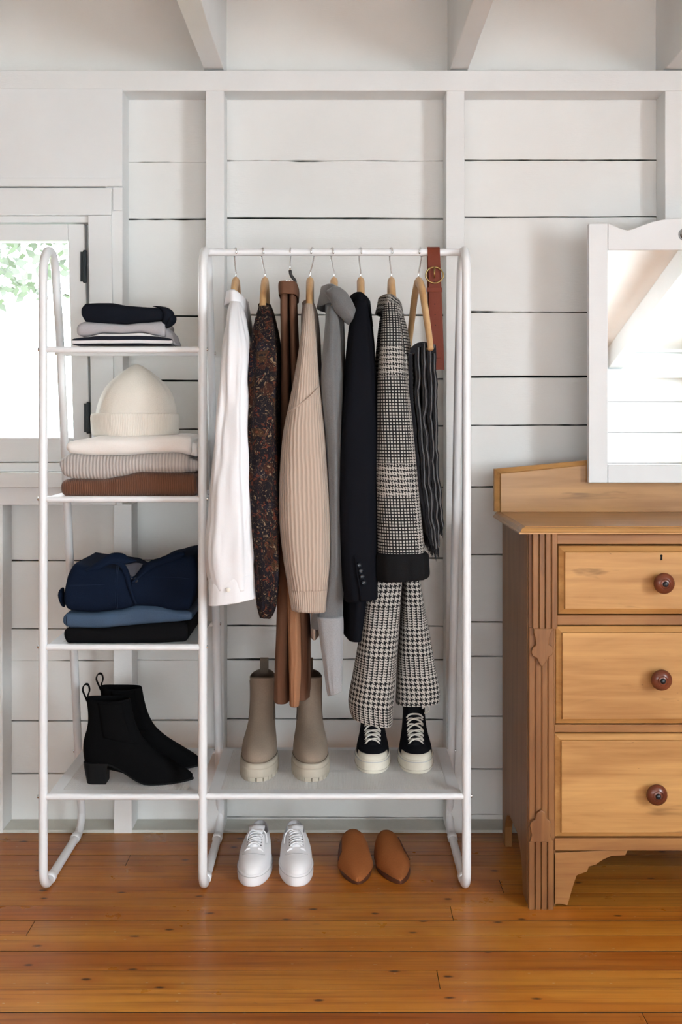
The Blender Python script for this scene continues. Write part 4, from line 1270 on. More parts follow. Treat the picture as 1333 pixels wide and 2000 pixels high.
# shelf 1: striped top, grey top, black top
YA = .006
t1, b1, T, B = folded('striped_shirt', [(138, 661), (170, 657), (200, 650), (240, 651), (275, 648), (305, 655), (336, 661)], [(138, 673), (336, 673)], YA, .175, 'striped_jersey', label='black and white striped top folded at the bottom of the top stack', cat='shirt', bumps=.001, seed=1, ends=.010, nose=.014)
t2, b2, T, B = folded('grey_shirt', [(149, 632), (165, 627), (210, 631), (245, 633), (285, 629), (322, 625)], [(149, 656), (170, 656), (200, 650), (240, 651), (275, 648), (305, 655), (322, 660)], YA + .004, .17, 'grey_jersey', label='light grey top folded between the striped and black tops', cat='shirt', bumps=.003, seed=2, ends=.012)
folded('side_fold', [(312, 633), (325, 640), (335, 650), (342, 668)], [(312, 662), (325, 668), (335, 672), (342, 674)], YA + .03, .12, 'grey_jersey', parent=t2, seed=3, ends=.006)
t3, b3, T, B = folded('black_shirt', [(157, 598), (165, 591), (190, 590), (215, 590), (250, 596), (290, 599), (318, 601)], [(157, 618), (165, 628), (190, 631), (215, 633), (245, 633), (285, 630), (318, 624)], YA - .002, .165, 'black_cotton', label='black top folded on top of the upper shelf stack', cat='shirt', bumps=.005, seed=4, ends=.014)
m = MB()
m.rings([sect(PX(x, .03), .035, .010 * w, .020 * w, PZ(y, .03), 16, 2.2, .003, 2, k) for k, (x, y, w) in enumerate(((300, 598, .5), (308, 598, 1.1), (322, 602, 1.7), (330, 612, 1.6), (326, 625, 1.5), (322, 634, .9), (320, 638, .3)))])
m.build('rolled_sleeve', 'black_cotton', t3, smooth=True, sub=1)
m = MB()
m.rings([sect(PX(x, .03), .035, .011 * w, .022 * w, PZ(y, .03), 16, 2.2, .003, 2, k + 9) for k, (x, y, w) in enumerate(((333, 612, .3), (335, 616, 1.0), (336, 624, 1.25), (333, 632, 1.1), (326, 639, .8), (322, 642, .3)))])
m.build('rolled_sleeve', 'black_cotton', t3, smooth=True, sub=1)

# shelf 2: brown, grey ribbed, white, beanie
YA = .012
t4, b4, T, B = folded('brown_sweater', [(118, 938), (140, 936), (200, 936), (235, 930), (270, 922), (330, 923), (384, 924)], [(118, 968), (128, 971), (200, 971), (300, 971), (384, 971)], YA, .235, 'brown_rib', label='chocolate brown knit sweater folded at the bottom of the sweater stack', cat='sweater', bumps=.003, seed=5, ends=.016)
t5, b5, T, B = folded('grey_sweater', [(114, 900), (122, 893), (135, 886), (180, 889), (240, 890), (300, 885), (345, 884), (366, 888)], [(114, 912), (122, 930), (140, 936), (200, 937), (235, 931), (270, 923), (330, 924), (366, 924)], YA - .006, .24, 'grey_rib', label='pale grey ribbed sweater folded above the brown sweater', cat='sweater', bumps=.005, seed=6, ends=.018)
folded('side_fold', [(355, 893), (370, 896), (387, 900)], [(355, 922), (370, 922), (387, 921)], YA + .02, .20, 'grey_rib', parent=t5, seed=7, ends=.008)
t6, b6, T, B = folded('white_sweater', [(128, 868), (133, 862), (165, 857), (190, 852), (240, 852), (300, 850), (350, 849), (373, 851)], [(128, 880), (135, 886), (180, 890), (240, 890), (300, 886), (345, 885), (373, 890)], YA, .235, 'white_knit', label='plain off-white knit sweater folded under the beanie', cat='sweater', bumps=.003, seed=8, ends=.014)
folded('side_fold', [(362, 860), (372, 862), (386, 868)], [(362, 886), (372, 890), (386, 893)], YA + .025, .19, 'white_knit', parent=t6, seed=9, ends=.008)
bn = thing('beanie', 'cream knitted beanie hat with turned-up brim on the sweater stack', 'hat', (PX(263, .1), .1, PZ(851, .1)))
YN = .115
cloth('crown', [(712, 263, 271, YN, .006), (717, 254, 280, YN, .018), (728, 238, 297, YN, .036), (745, 218, 317, YN, .054), (765, 203, 333, YN, .068), (790, 193, 343, YN, .076), (815, 188, 346, YN, .080), (835, 188, 344, YN, .080)], 'cream_wool', bn, fold=.006, ff=1.6, fine=.003, seed=81, ex=2.2, hollow=0)
cloth('brim', [(812, 188, 344, YN, .080), (807, 182, 347, YN, .086), (814, 178, 349, YN, .089), (832, 179, 349, YN, .090), (848, 181, 348, YN, .088), (852, 187, 344, YN, .082)], 'cream_rib', bn, fold=.003, ff=2.2, seed=82, ex=2.2, hollow=0, m=30)

# shelf 3: black jeans, blue jeans, denim jacket
YA = .008
t7, b7, T, B = folded('black_jeans', [(124, 1229), (135, 1228), (200, 1229), (240, 1224), (300, 1219), (340, 1215), (366, 1219)], [(124, 1250), (130, 1258), (200, 1259), (300, 1259), (366, 1256)], YA, .30, 'black_denim', label='black jeans folded at the bottom of the denim stack', cat='jeans', bumps=.003, seed=10, ends=.014)
t8, b8, T, B = folded('blue_jeans', [(122, 1203), (130, 1198), (180, 1199), (230, 1193), (270, 1183), (305, 1184), (340, 1193), (375, 1196)], [(122, 1222), (135, 1228), (200, 1229), (240, 1225), (300, 1220), (340, 1216), (375, 1212)], YA, .30, 'blue_denim', label='faded mid-blue jeans folded under the dark denim jacket', cat='jeans', bumps=.006, seed=11, ends=.012)
hem = [(131, 1199), (131.5, 1227)]
MB().tube([P(x, y, Y) for x, y, Y in ((131, 1200, .016), (130, 1206, .008), (130, 1214, .006), (131, 1226, .014))], .0012, 6).build('hem_stitch', 'stitch_thread', t8, smooth=True)
YJ = .004
topj = [(123, 1148), (132, 1118), (143, 1102), (170, 1106), (205, 1110), (235, 1114), (262, 1126), (285, 1112), (320, 1096), (355, 1088), (384, 1086)]
botj = [(123, 1185), (128, 1194), (180, 1197), (230, 1193), (265, 1185), (300, 1187), (335, 1195), (365, 1194), (384, 1170)]
t9, b9, T9, B9 = folded('denim_jacket', topj, botj, YJ, .28, 'indigo_denim', label='dark indigo denim jacket folded on top of the jeans with collar showing', cat='jacket', bumps=.007, seed=12, ends=.02, nose=.030, ex=3.2)
def onj(px, py, off=.003):
    X = PX(px, YJ); Z = PZ(py, YJ)
    z = max(min(Z, T9(X) - .002), B9(X) + .002)
    return Vector((X, front_y(X, z, T9, B9, YJ, .030, 3.2) - off + max(0, (Z - z)) * .5, Z))
def leaf(name, A, Bc, mat, th=.006, off=.004, bow=.006):
    a = cr(A, 22); b = cr(Bc, 22); rings = []
    for p, q in zip(a, b):
        k = 6; ring = []
        for i in range(k + 1):
            t = i / k; v = onj(lerp(p[0], q[0], t), lerp(p[1], q[1], t), off); v.y -= bow * math.sin(math.pi * t); ring.append(v)
        for i in range(k, -1, -1):
            t = i / k; v = onj(lerp(p[0], q[0], t), lerp(p[1], q[1], t), off - th); v.y -= bow * .5 * math.sin(math.pi * t); ring.append(v)
        rings.append(ring)
    return MB().rings(rings).build(name, mat, t9, smooth=True)
leaf('collar_point', [(166, 1113), (185, 1100), (200, 1090), (215, 1083), (235, 1084), (250, 1093), (263, 1096)], [(170, 1117), (195, 1112), (212, 1104), (228, 1102), (240, 1104), (252, 1102), (262, 1099)], 'indigo_denim')
leaf('collar_point', [(256, 1136), (268, 1118), (290, 1098), (315, 1090), (335, 1082), (358, 1079)], [(262, 1140), (280, 1124), (300, 1109), (325, 1100), (345, 1094), (360, 1086)], 'indigo_denim')
leaf('front_placket', [(206, 1103), (228, 1106), (242, 1124), (250, 1146), (257, 1166), (262, 1183)], [(214, 1097), (236, 1100), (250, 1118), (257, 1142), (263, 1164), (268, 1180)], 'indigo_denim', bow=.003)
leaf('inner_neck', [(238, 1106), (250, 1104), (262, 1102), (276, 1104)], [(240, 1114), (252, 1126), (258, 1132), (266, 1122)], 'neck_tape', off=.0, bow=.0)
def stitch(pts): MB().tube([onj(x, y, .0012) for x, y in cr(pts, 24)], .0007, 5).build('seam_stitch', 'stitch_thread', t9, smooth=True)
stitch([(136, 1143), (165, 1143), (195, 1142), (224, 1141)])
stitch([(226, 1106), (226, 1140), (226, 1190)]); stitch([(229, 1106), (229, 1140), (229, 1190)])
stitch([(292, 1127), (320, 1127), (345, 1128), (372, 1130)])
stitch([(243, 1110), (255, 1140), (263, 1168), (266, 1180)])
MB().lathe([(.0001, 0), (.007, 0), (.0068, .002), (.004, .003), (.0001, .0026)], onj(265, 1133, .004), (0, -1, .1), 14).build('button', 'button_horn', t9, smooth=True)
m = MB(); m.rings([sect(PX(x, .03), .04, .008 * w, .022 * w, PZ(y, .03), 14, 2.2, .002, 2, k) for k, (x, y, w) in enumerate(((121, 1148, .2), (119, 1152, .8), (117, 1162, 1.0), (120, 1174, .9), (122, 1184, .6), (124, 1187, .2)))])
m.build('sleeve_end', 'indigo_denim', t9, smooth=True, sub=1)
m = MB(); m.rings([sect(PX(x, .04), .06, .010 * w, .04 * w, PZ(y, .04), 14, 2.2, .003, 2, k) for k, (x, y, w) in enumerate(((377, 1084, .2), (377, 1090, .9), (379, 1115, 1.2), (380, 1140, 1.2), (377, 1165, 1.0), (372, 1178, .3)))])
m.build('sleeve_end', 'indigo_denim', t9, smooth=True, sub=1)
# ================================================================== SHOES
def fring(y0, y1, wh, wb, z0, z1, n=48, eh=.85, et=.9, zs=0, cx=0, bell=.7):
    """horizontal outline of a foot: heel at y0, toe at y1 (towards -y)"""
    out = []
    for j in range(n):
        th = 2 * math.pi * j / n
        t = (1 - math.cos(th)) / 2
        k = min(1, max(0, (t - .12) / (bell - .12))); k = k * k * (3 - 2 * k)
        w = lerp(wh, wb, k); e = lerp(eh, et, t)
        s = math.sin(th)
        x = sgn(s) * w * abs(s) ** e + cx * t
        out.append(Vector((x, lerp(y0, y1, t), lerp(z0, z1, t) + zs * math.sin(math.pi * t))))
    return out

class Shoe:
    def __init__(s, name, label, cat, heel, yaw, group):
        s.M = Matrix.Translation(Vector(heel)) @ Matrix.Rotation(yaw, 4, 'Z')
        s.o = thing(name, label, cat, heel, group)
    def part(s, name, mat, mb, parent=None, **k):
        m2 = MB(); m2.v = [s.M @ v for v in mb.v]; m2.f = mb.f; m2.uv = mb.uv; m2.has_uv = mb.has_uv
        return m2.build(name, mat, parent or s.o, **k)

def rings_cr(spec, m, n=48, **kw):
    return [fring(*r[:6], n=n, zs=r[6], **kw) for r in cr(spec, m)]

def patch(rings, i0, i1, js, off):
    """thin shell lying on a set of rings over rows i0..i1 and columns js"""
    n = len(rings[0]); a = []; 
    def nrm(i, j):
        p = rings[min(i + 1, len(rings) - 1)][j % n] - rings[max(i - 1, 0)][j % n]
        q = rings[i][(j + 1) % n] - rings[i][(j - 1) % n]
        v = q.cross(p)
        c = sum(rings[i], Vector()) / n
        if v.dot(rings[i][j % n] - c) < 0: v = -v
        return v.normalized() if v.length > 1e-9 else Vector((0, 0, 1))
    m = MB(); out = []
    for i in range(i0, i1 + 1):
        outer = [rings[i][j % n] + nrm(i, j) * off for j in js]
        inner = [rings[i][j % n] - nrm(i, j) * .001 for j in js]
        out.append(outer + inner[::-1])
    return m.rings(out)

def laces(sh, mat, vamp, y_from, y_to, bars, w0, w1, r=.0022, cross=True, parent=None, lift=.003):
    """lace bars over a vamp line [(y,z)]"""
    prof = sorted(vamp)
    def zv(y): return lut(prof, y)
    for i in range(bars):
        t = i / max(1, bars - 1)
        y = lerp(y_from, y_to, t); w = lerp(w0, w1, t)
        dy = (y_to - y_from) / max(1, bars - 1) * (.75 if cross else 0)
        for sgn_ in ((1, -1) if cross and i < bars - 1 else (1,)):
            pts = []
            for k in range(9):
                u = k / 8 * 2 - 1
                yy = y + (dy * (u + 1) / 2 if cross and i < bars - 1 else 0)
                pts.append(Vector((sgn_ * u * w, yy, zv(yy) + lift + .0045 * (1 - u * u) - .007 * max(0, abs(u) - .7) / .3 + (.0015 if sgn_ > 0 else 0))))
            sh.part('lace', mat, MB().tube(pts, r, 6, flat=1.0), parent, smooth=True)

# ---- white sneakers on the floor
def white_sneaker(label, heel, yaw, side):
    s = Shoe('sneaker', label, 'shoe', heel, yaw, 'white leather sneakers on the floor')
    L = .285
    spec = [(0, -L + .002, .034, .0485, 0, 0, 0), (.001, -L, .0345, .050, .004, .004, 0), (.001, -L, .0345, .050, .016, .020, -.002), (0, -L + .002, .034, .049, .029, .030, -.002), (-.003, -L + .007, .031, .046, .031, .032, -.002)]
    s.part('sole', 'white_leather', MB().rings(rings_cr(spec, 13, eh=.75, et=.80)), smooth=True)
    up = [(-.001, -L + .004, .0325, .0470, .029, .030, -.002), (.0005, -L + .007, .0335, .0465, .042, .044, -.002), (0, -L + .025, .0335, .0445, .056, .058, -.003), (-.002, -L + .065, .032, .040, .067, .071, -.004), (-.002, -L + .105, .030, .0345, .076, .084, -.008), (-.001, -L + .140, .028, .028, .083, .097, -.014)]
    R = rings_cr(up, 34, eh=.80, et=.85)
    s.part('upper', 'white_leather', MB().rings(R, False, False), smooth=True)
    ins = [(-.001, -L + .140, .028, .028, .083, .097, -.014), (-.006, -L + .143, .024, .024, .082, .095, -.014), (-.009, -L + .135, .023, .025, .06, .07, -.01), (-.008, -L + .09, .023, .028, .036, .04, 0)]
    s.part('lining', 'lining_grey', MB().rings(rings_cr(ins, 14, eh=.80, et=.85), False, True), smooth=True)
    vamp = [(-L + .004, .030), (-L + .007, .044), (-L + .025, .058), (-L + .065, .071), (-L + .105, .084), (-L + .140, .097)]
    # tongue, eyestays, laces, toe seam
    prof = sorted(vamp)
    tong = []
    for k in range(10):
        y = lerp(-L + .085, -L + .162, k / 9); z = lut(prof, y) + .002 + (.014 * max(0, (k - 6) / 3)); w = lerp(.013, .023, k / 9)
        tong.append([Vector((-w, y, z - .003)), Vector((0, y, z + .002)), Vector((w, y, z - .003)), Vector((w, y + .003, z - .008)), Vector((0, y + .003, z - .004)), Vector((-w, y + .003, z - .008))])
    tg_ = s.part('tongue', 'white_leather', MB().rings(tong), smooth=True)
    for q in (-1, 1):
        es = []
        for k in range(10):
            y = lerp(-L + .078, -L + .142, k / 9); z = lut(prof, y); a, b = lerp(.011, .015, k / 9), lerp(.026, .026, k / 9)
            es.append([Vector((q * a, y, z + .0028)), Vector((q * (a + b) / 2, y, z + .0020)), Vector((q * b, y, z - .0055)), Vector((q * b, y, z - .010)), Vector((q * a, y, z - .002))])
        s.part('eyestay', 'white_leather', MB().rings(es), smooth=True, angle=50)
        for k in range(5):
            y = lerp(-L + .088, -L + .135, k / 4); z = lut(prof, y)
            s.part('eyelet', 'dark_hole', MB().lathe([(.0001, 0), (.0019, 0), (.0019, .0007), (.0001, .0007)], (q * .0185, y, z + .0018), (q * .3, -.3, 1), 8), smooth=True)
    laces(s, 'white_cotton', vamp, -L + .086, -L + .136, 6, .019, .020, r=.0024)
    toe = [Vector((math.sin(a) * .032, -L + .072 - .018 * (1 - math.cos(a)) * -1.0 - .016, 0)) for a in [lerp(-1.35, 1.35, k / 20) for k in range(21)]]
    seam_ = []
    for p in toe:
        y = p.y; z = lut(prof, y) - (abs(p.x) / .04) ** 2.2 * .020
        seam_.append(Vector((p.x, y, z + .0010)))
    s.part('toe_seam', 'lining_grey', MB().tube(seam_, .0008, 5), smooth=True)
    # loose bow ends
    y = -L + .140; z = .100
    bow = [(side * .004, y, z + .004), (side * .018, y - .008, z + .009), (side * .030, y - .012, z - .004), (side * .033, y - .022, z - .024)]
    s.part('lace_end', 'white_cotton', MB().tube(cr(bow, 16), .0019, 6), smooth=True)
    bow = [(-side * .002, y, z + .004), (-side * .012, y - .010, z + .008), (-side * .020, y - .022, z - .002), (-side * .022, y - .034, z - .014)]
    s.part('lace_end', 'white_cotton', MB().tube(cr(bow, 16), .0019, 6), smooth=True)
    # sole stitching
    st_ = rings_cr([(.002, -L - .0008, .0350, .0506, .0245, .0265, -.002)] * 2, 2, eh=.75, et=.80)[0]
    s.part('sole_stitch', 'lining_grey', MB().tube(st_, .0006, 4, closed=True), smooth=True)
white_sneaker('white leather lace-up sneaker on the floor, nearest the middle rack post', (-.228, .335, 0), math.radians(-1.5), 1)
white_sneaker('white leather lace-up sneaker on the floor, beside the tan slipper', (-.130, .335, 0), math.radians(4), -1)

# ---- tan suede slippers
def slipper(label, heel, yaw, outer):
    s = Shoe('slipper', label, 'shoe', heel, yaw, 'tan suede slippers on the floor')
    L = .268
    sp = [(0, -L, .031, .047, 0, 0, 0), (0, -L - .001, .032, .048, .003, .003, 0), (0, -L, .032, .048, .010, .010, 0), (-.002, -L + .003, .030, .046, .012, .012, 0)]
    s.part('sole', 'dark_leather', MB().rings(rings_cr(sp, 8, eh=.8, et=1.25, bell=.62)), smooth=True, angle=50)
    ib = [(-.002, -L + .006, .030, .044, .0122, .0122, 0), (-.004, -L + .008, .028, .042, .015, .015, 0)]
    s.part('footbed', 'dark_leather', MB().rings(rings_cr(ib, 4, eh=.8, et=1.25, bell=.62)), smooth=True)
    # vamp: arches from toe to throat; sides cut back
    g_ = []; n = 25; m_ = 30
    for i in range(m_):
        u = i / (m_ - 1)
        ring = []
        for j in range(n):
            a = math.pi * j / (n - 1); sx, cz = math.cos(a), math.sin(a)
            yb = lerp(-.095, -.046, cz ** 1.3)        # throat line
            y = lerp(-L - .0005, yb, u ** 1.2)
            t = min(1, max(0, (y + L) / L))           # 0 toe .. 1 heel
            w = .0480 * min(1, (t / .38)) ** .60 if t < .38 else lerp(.0480, .037, (t - .38) / .62)
            h = .006 + .056 * min(1, t / .72) ** .72
            ring.append(Vector((sgn(sx) * abs(sx) ** .85 * w, y, .009 + h * cz ** .9)))
        g_.append(ring)
    mb = MB(); mb.rings(g_, closed=False)
    o = s.part('upper', 'tan_suede', mb, smooth=True)
    o.modifiers.new('thick', 'SOLIDIFY').thickness = .0025
    js = range(18, 23) if outer < 0 else range(2, 7)
    gr_ = []
    for r in g_[19:]:
        gr_.append([Vector((r[j].x * 1.035 + outer * .0012, r[j].y, r[j].z + .001)) for j in js] + [Vector((r[j].x * .99, r[j].y, r[j].z)) for j in reversed(js)])
    s.part('side_gore', 'dark_leather', MB().rings(gr_), smooth=True)
    inner = [[Vector((v.x * .955, v.y + .001, v.z * .96)) for v in r] for r in g_[12:]]
    mb = MB(); mb.rings(inner, closed=False)
    s.part('lining', 'dark_leather', mb, smooth=True)
slipper('tan suede pointed slipper on the floor, left one next to the white sneakers', (.040, .334, 0), math.radians(3), -1)
slipper('tan suede pointed slipper on the floor, right one toward the chest of drawers', (.132, .334, 0), math.radians(8), 1)

# ---- taupe ankle boots with lug soles on the wide shelf
ZS5 = SZ[5][0]
def chelsea(label, heel, yaw):
    s = Shoe('ankle_boot', label, 'boot', heel, yaw, 'taupe suede boots on the wide shelf')
    L = .285
    sp = [(.004, -L - .002, .036, .053, .010, .010, 0), (.006, -L - .006, .0385, .0565, .013, .013, 0), (.006, -L - .006, .0385, .0565, .030, .032, 0), (.004, -L - .003, .037, .0545, .034, .036, 0), (.004, -L - .003, .037, .0545, .042, .046, 0), (0, -L + .004, .034, .051, .044, .049, 0)]
    so = s.part('sole', 'taupe_rubber', MB().rings(rings_cr(sp, 18, eh=.75, et=.72)), smooth=True, angle=60)
    # lugs round the sole edge
    edge = fring(.006, -L - .006, .0385, .0565, 0, 0, n=26, eh=.75, et=.72)
    for k in range(26):
        if k % 13 == 0 and k == 0: continue
        a, b = edge[k], edge[(k + 1) % 26]
        c = (a + b) / 2; d = (b - a).normalized(); nrm = Vector((d.y, -d.x, 0))
        if nrm.dot(c - Vector((0, -L / 2, 0))) < 0: nrm = -nrm
        hl = max((b - a).length / 2 - .0022, .002)
        m = MB()
        pts = []
        for z in (0.0, .0125):
            pts += [a.lerp(b, .1) * 1 + Vector((0, 0, z)), a.lerp(b, .9) + Vector((0, 0, z)), a.lerp(b, .9) - nrm * .018 + Vector((0, 0, z)), a.lerp(b, .1) - nrm * .018 + Vector((0, 0, z))]
        m.hexa(pts)
        s.part('lug', 'taupe_rubber', m, so, bevel=.001)
    up = [(0, -L + .001, .034, .051, .044, .048, 0), (.001, -L - .0, .036, .0515, .058, .064, 0), (.001, -L + .020, .036, .049, .076, .084, 0), (.002, -L + .065, .036, .0435, .094, .104, 0), (.003, -L + .105, .036, .039, .114, .124, 0), (.003, -L + .132, .0355, .0365, .136, .150, 0), (.002, -L + .148, .0345, .0355, .170, .182, 0), (0, -L + .156, .0345, .036, .212, .216, 0), (-.002, -L + .158, .036, .0375, .246, .248, -.006)]
    R = rings_cr(up, 50, eh=.80, et=.78)
    s.part('upper', 'taupe_suede', MB().rings(R, False, False), smooth=True)
    ins = [(-.002, -L + .158, .036, .0375, .246, .248, -.006), (-.005, -L + .161, .033, .0345, .246, .248, -.006), (-.006, -L + .160, .032, .034, .20, .2, 0), (-.006, -L + .15, .031, .034, .10, .1, 0)]
    s.part('lining', 'taupe_elastic', MB().rings(rings_cr(ins, 12, eh=.80, et=.78), False, True), smooth=True)
    for js in (range(8, 16), range(33, 41)):
        s.part('elastic_gore', 'taupe_elastic', patch(R, 26, 46, list(js), .0012), smooth=True)
    s.part('toe_seam', 'taupe_elastic', MB().tube([p + Vector((0, -.0006, 0)) for p in fring(.0015, -L - .001, .0365, .0522, .0465, .0515, eh=.80, et=.78)], .0008, 5, closed=True), smooth=True)
    # pull tab at the back
    pt = [(-.002, .218), (.004, .25), (.004, .272), (-.001, .282), (-.007, .272), (-.007, .235)]
    s.part('pull_tab', 'taupe_elastic', MB().rings([[Vector((x, y, z)) for x, y in ((-.012, y0 - .0012), (.012, y0 - .0012), (.012, y0 + .0012), (-.012, y0 + .0012))] for y0, z in cr(pt, 18)]), smooth=True, angle=50)
chelsea('taupe suede chelsea boot with lug sole, left one of the pair', (-.2205, .384, ZS5), math.radians(-1))
chelsea('taupe suede chelsea boot with lug sole, right one partly behind brown trousers', (-.088, .384, ZS5), math.radians(3))

# ---- black canvas high-tops on the wide shelf
def hightop(label, heel, yaw, side):
    s = Shoe('high_top_sneaker', label, 'shoe', heel, yaw, 'black canvas high-top sneakers on the wide shelf')
    L = .272
    sp = [(0, -L + .002, .035, .050, 0, 0, 0), (.002, -L, .0365, .0525, .003, .003, 0), (.002, -L - .001, .0365, .053, .018, .022, 0), (.001, -L, .036, .052, .033, .036, 0), (-.002, -L + .004, .033, .049, .035, .038, 0)]
    s.part('sole', 'cream_rubber', MB().rings(rings_cr(sp, 14, eh=.75, et=.70)), smooth=True, angle=60)
    for zz, w in ((.0295, .0009), (.006, .0007)):
        s.part('sole_stripe', 'lining_grey' if zz > .02 else 'taupe_rubber', MB().tube(fring(.0025, -L - .001, .037, .0534, zz, zz + .003, eh=.75, et=.70), w, 5, closed=True), smooth=True)
    up = [(-.001, -L + .004, .0335, .049, .033, .036, 0), (.0, -L + .006, .0345, .0485, .045, .046, 0), (.001, -L + .022, .034, .046, .056, .056, 0), (.002, -L + .058, .034, .042, .070, .066, -.002), (.003, -L + .10, .034, .037, .088, .084, -.002), (.003, -L + .135, .033, .034, .106, .110, -.002), (.001, -L + .155, .032, .033, .124, .130, -.003), (-.001, -L + .162, .032, .034, .140, .148, -.005)]
    R = rings_cr(up, 44, eh=.80, et=.76)
    s.part('upper', 'black_canvas', MB().rings(R, False, False), smooth=True)
    ins = [(-.001, -L + .162, .032, .034, .140, .148, -.005), (-.004, -L + .165, .029, .031, .140, .147, -.005), (-.005, -L + .163, .028, .031, .10, .11, 0), (-.005, -L + .15, .028, .03, .06, .06, 0)]
    s.part('lining', 'lining_canvas', MB().rings(rings_cr(ins, 12, eh=.80, et=.76), False, True), smooth=True)
    s.part('toe_cap', 'cream_rubber', patch(R, 0, 9, list(range(17, 32)), .0022), smooth=True)
    vamp = [(-L + .004, .036), (-L + .006, .046), (-L + .022, .056), (-L + .058, .066), (-L + .10, .084), (-L + .135, .110), (-L + .155, .130), (-L + .162, .148)]
    prof = sorted(vamp)
    tong = []
    for k in range(14):
        t = k / 13
        y = lerp(-L + .052, -L + .160, min(1, t * 1.15)); z = lut(prof, y) + .0015 + max(0, t - .85) * .12
        w = lerp(.015, .024, t); y += max(0, t - .87) * .05
        tong.append([Vector((-w, y + .006, z - .002)), Vector((-w * .5, y - .001, z + .001)), Vector((0, y - .002, z + .002)), Vector((w * .5, y - .001, z + .001)), Vector((w, y + .006, z - .002)), Vector((w, y + .010, z - .005)), Vector((0, y + .005, z - .003)), Vector((-w, y + .010, z - .005))])
    s.part('tongue', 'black_canvas', MB().rings(tong), smooth=True)
    for q in (-1, 1):
        es = []
        for k in range(12):
            y = lerp(-L + .050, -L + .150, k / 11); z = lut(prof, y); a, b = lerp(.014, .017, k / 11), lerp(.026, .0285, k / 11)
            es.append([Vector((q * a, y + .002, z + .0028)), Vector((q * (a + b) / 2, y + .003, z + .0025)), Vector((q * b, y + .010, z - .002)), Vector((q * b, y + .016, z - .006)), Vector((q * a, y + .008, z - .003))])
        s.part('eyestay', 'black_canvas', MB().rings(es), smooth=True, angle=50)
    yl = [-L + .062, -L + .146]
    bars = 6
    laces(s, 'lace_cotton', vamp, yl[0], yl[1], bars, .021, .024, r=.0026, lift=.004)
    pts = [(side * .022, -L + .150, .146), (side * .034, -L + .150, .156), (side * .043, -L + .154, .150), (side * .040, -L + .150, .136), (side * .028, -L + .146, .134)]
    s.part('lace_loop', 'lace_cotton', MB().tube(cr(pts, 20), .0026, 6), smooth=True)
hightop('black canvas high-top sneaker under the front trouser leg', (.104, .440, ZS5), math.radians(-1.5), -1)
hightop('black canvas high-top sneaker nearest the right rack post', (.2265, .440, ZS5), math.radians(-1.0), 1)

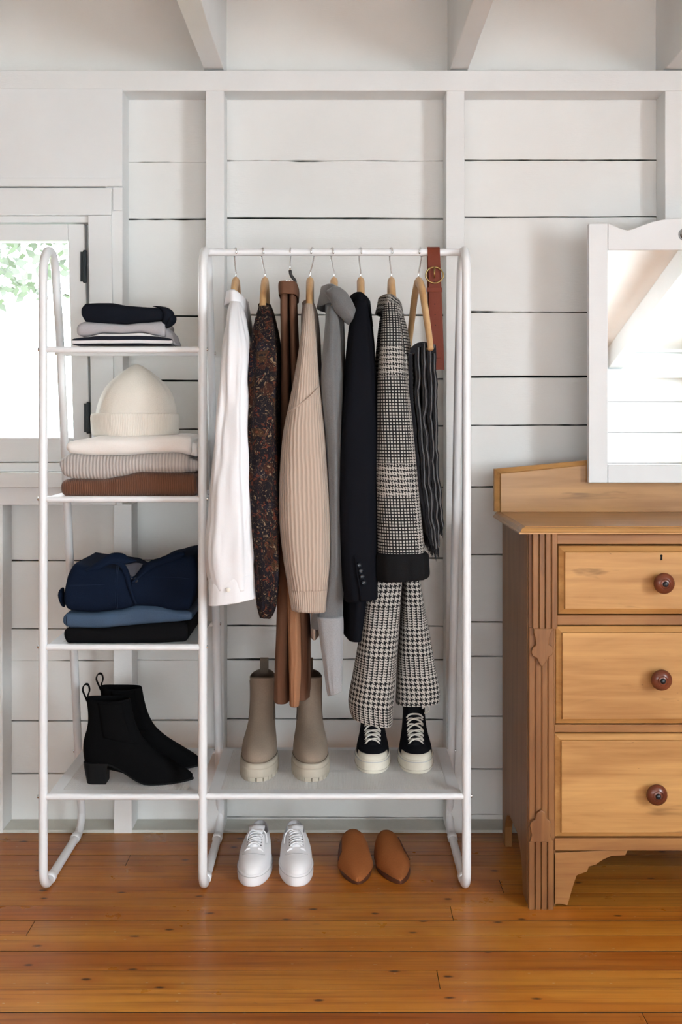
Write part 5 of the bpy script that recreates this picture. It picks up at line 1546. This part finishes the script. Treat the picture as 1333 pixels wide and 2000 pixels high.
# ---- black heeled ankle boots on the lower left shelf
ZS4 = SZ[4][0]
def heeled(label, heel, yaw):
    s = Shoe('heeled_boot', label, 'boot', heel, yaw, 'black suede heeled boots on the lower left shelf')
    L = .300
    so = [(-.004, -L, .026, .040, .047, .001, -.010), (-.002, -L - .002, .027, .0415, .050, .004, -.010), (-.002, -L - .002, .027, .0415, .054, .008, -.010), (-.004, -L + .002, .026, .040, .055, .009, -.010)]
    def soleshape(rr):
        for ring in rr:
            for p in ring:
                t = -p.y / L
                # heel seat flat, arch drops, ball and toe on the ground
                zt = lerp(.050, .0, min(1, max(0, (t - .24) / .36)) ** 1.0) if t < .60 else .0
                k = min(1, max(0, (t - .22) / .40)); zt = .050 * (1 - k * k * (3 - 2 * k)) + (.006 * max(0, (t - .72) / .28) ** 1.5)
                p.z = zt + (p.z0 if hasattr(p, 'z0') else 0)
        return rr
    def ring3(y0, y1, wh, wb, dz0):
        out = []
        for p in fring(y0, y1, wh, wb, 0, 0, eh=.8, et=1.15, bell=.66):
            t = min(1, max(0, -p.y / L)); k = min(1, max(0, (t - .22) / .40))
            p.z = .050 * (1 - k * k * (3 - 2 * k)) + .006 * max(0, (t - .72) / .28) ** 1.5 + dz0
            out.append(p)
        return out
    s.part('sole', 'black_heel', MB().rings([ring3(-.004, -L, .026, .038, 0), ring3(-.001, -L - .003, .028, .0415, .001), ring3(-.001, -L - .003, .028, .0415, .0055), ring3(-.004, -L, .026, .039, .0065)]), smooth=True, angle=50)
    hb = []
    for z, y0, y1, w in ((0, -.010, -.066, .026), (.025, -.005, -.066, .0265), (.05, -.000, -.070, .0275), (.056, -.0, -.072, .027)):
        hb.append([Vector((x, y, z)) for x, y in [(math.sin(a) * w, lerp(y0, y1, .35) + math.cos(a) * (y0 - y1) * .35) for a in [lerp(-math.pi / 2, math.pi / 2, k / 10) for k in range(11)]] + [(w, y1), (-w, y1)]])
    s.part('heel', 'black_heel', MB().rings(hb), smooth=True, angle=40)
    b0 = ring3(-.003, -L + .001, .0275, .040, .005)
    spec = [(0, -L + .000, .031, .0415, .072, .020, 0), (.001, -L + .016, .033, .041, .090, .034, 0), (0, -L + .055, .033, .039, .110, .058, 0), (-.004, -L + .100, .033, .037, .128, .086, 0), (-.010, -L + .135, .032, .036, .148, .118, 0), (-.013, -L + .155, .032, .036, .172, .155, 0), (-.012, -L + .166, .033, .036, .200, .194, 0), (-.008, -L + .172, .034, .037, .229, .227, -.003)]
    R = [b0] + rings_cr(spec, 42, eh=.80, et=1.0)
    s.part('upper', 'black_suede', MB().rings(R, False, False), smooth=True)
    ins = [(-.008, -L + .172, .034, .037, .229, .227, -.003), (-.011, -L + .175, .031, .034, .229, .227, -.003), (-.014, -L + .17, .03, .034, .18, .18, 0), (-.014, -L + .16, .03, .034, .12, .10, 0)]
    s.part('lining', 'black_gore', MB().rings(rings_cr(ins, 12, eh=.80, et=1.0), False, True), smooth=True)
    for js in (range(9, 19), range(30, 40)):
        s.part('elastic_gore', 'black_gore', patch(R, 22, 41, list(js), .0010), smooth=True)
    lp = [(-.010, .222), (-.004, .236), (.002, .252), (-.003, .266), (-.013, .266), (-.017, .252), (-.013, .238), (-.010, .226)]
    s.part('pull_loop', 'black_gore', MB().rings([[Vector((x, y0 + a, z + b)) for x, a, b in ((-.009, 0, -.0012), (.009, 0, -.0012), (.009, .0012, .0012), (-.009, .0012, .0012))] for y0, z in cr(lp, 26)]), smooth=True, angle=50)
heeled('black suede heeled ankle boot in front on the lower left shelf', (-.7000, .105, ZS4), math.radians(90))
heeled('black suede heeled ankle boot standing behind its pair on the lower left shelf', (-.690, .238, ZS4), math.radians(90))

# ---- clean helper properties
for o in bpy.data.objects:
    if '_o' in o.keys(): del o['_o']
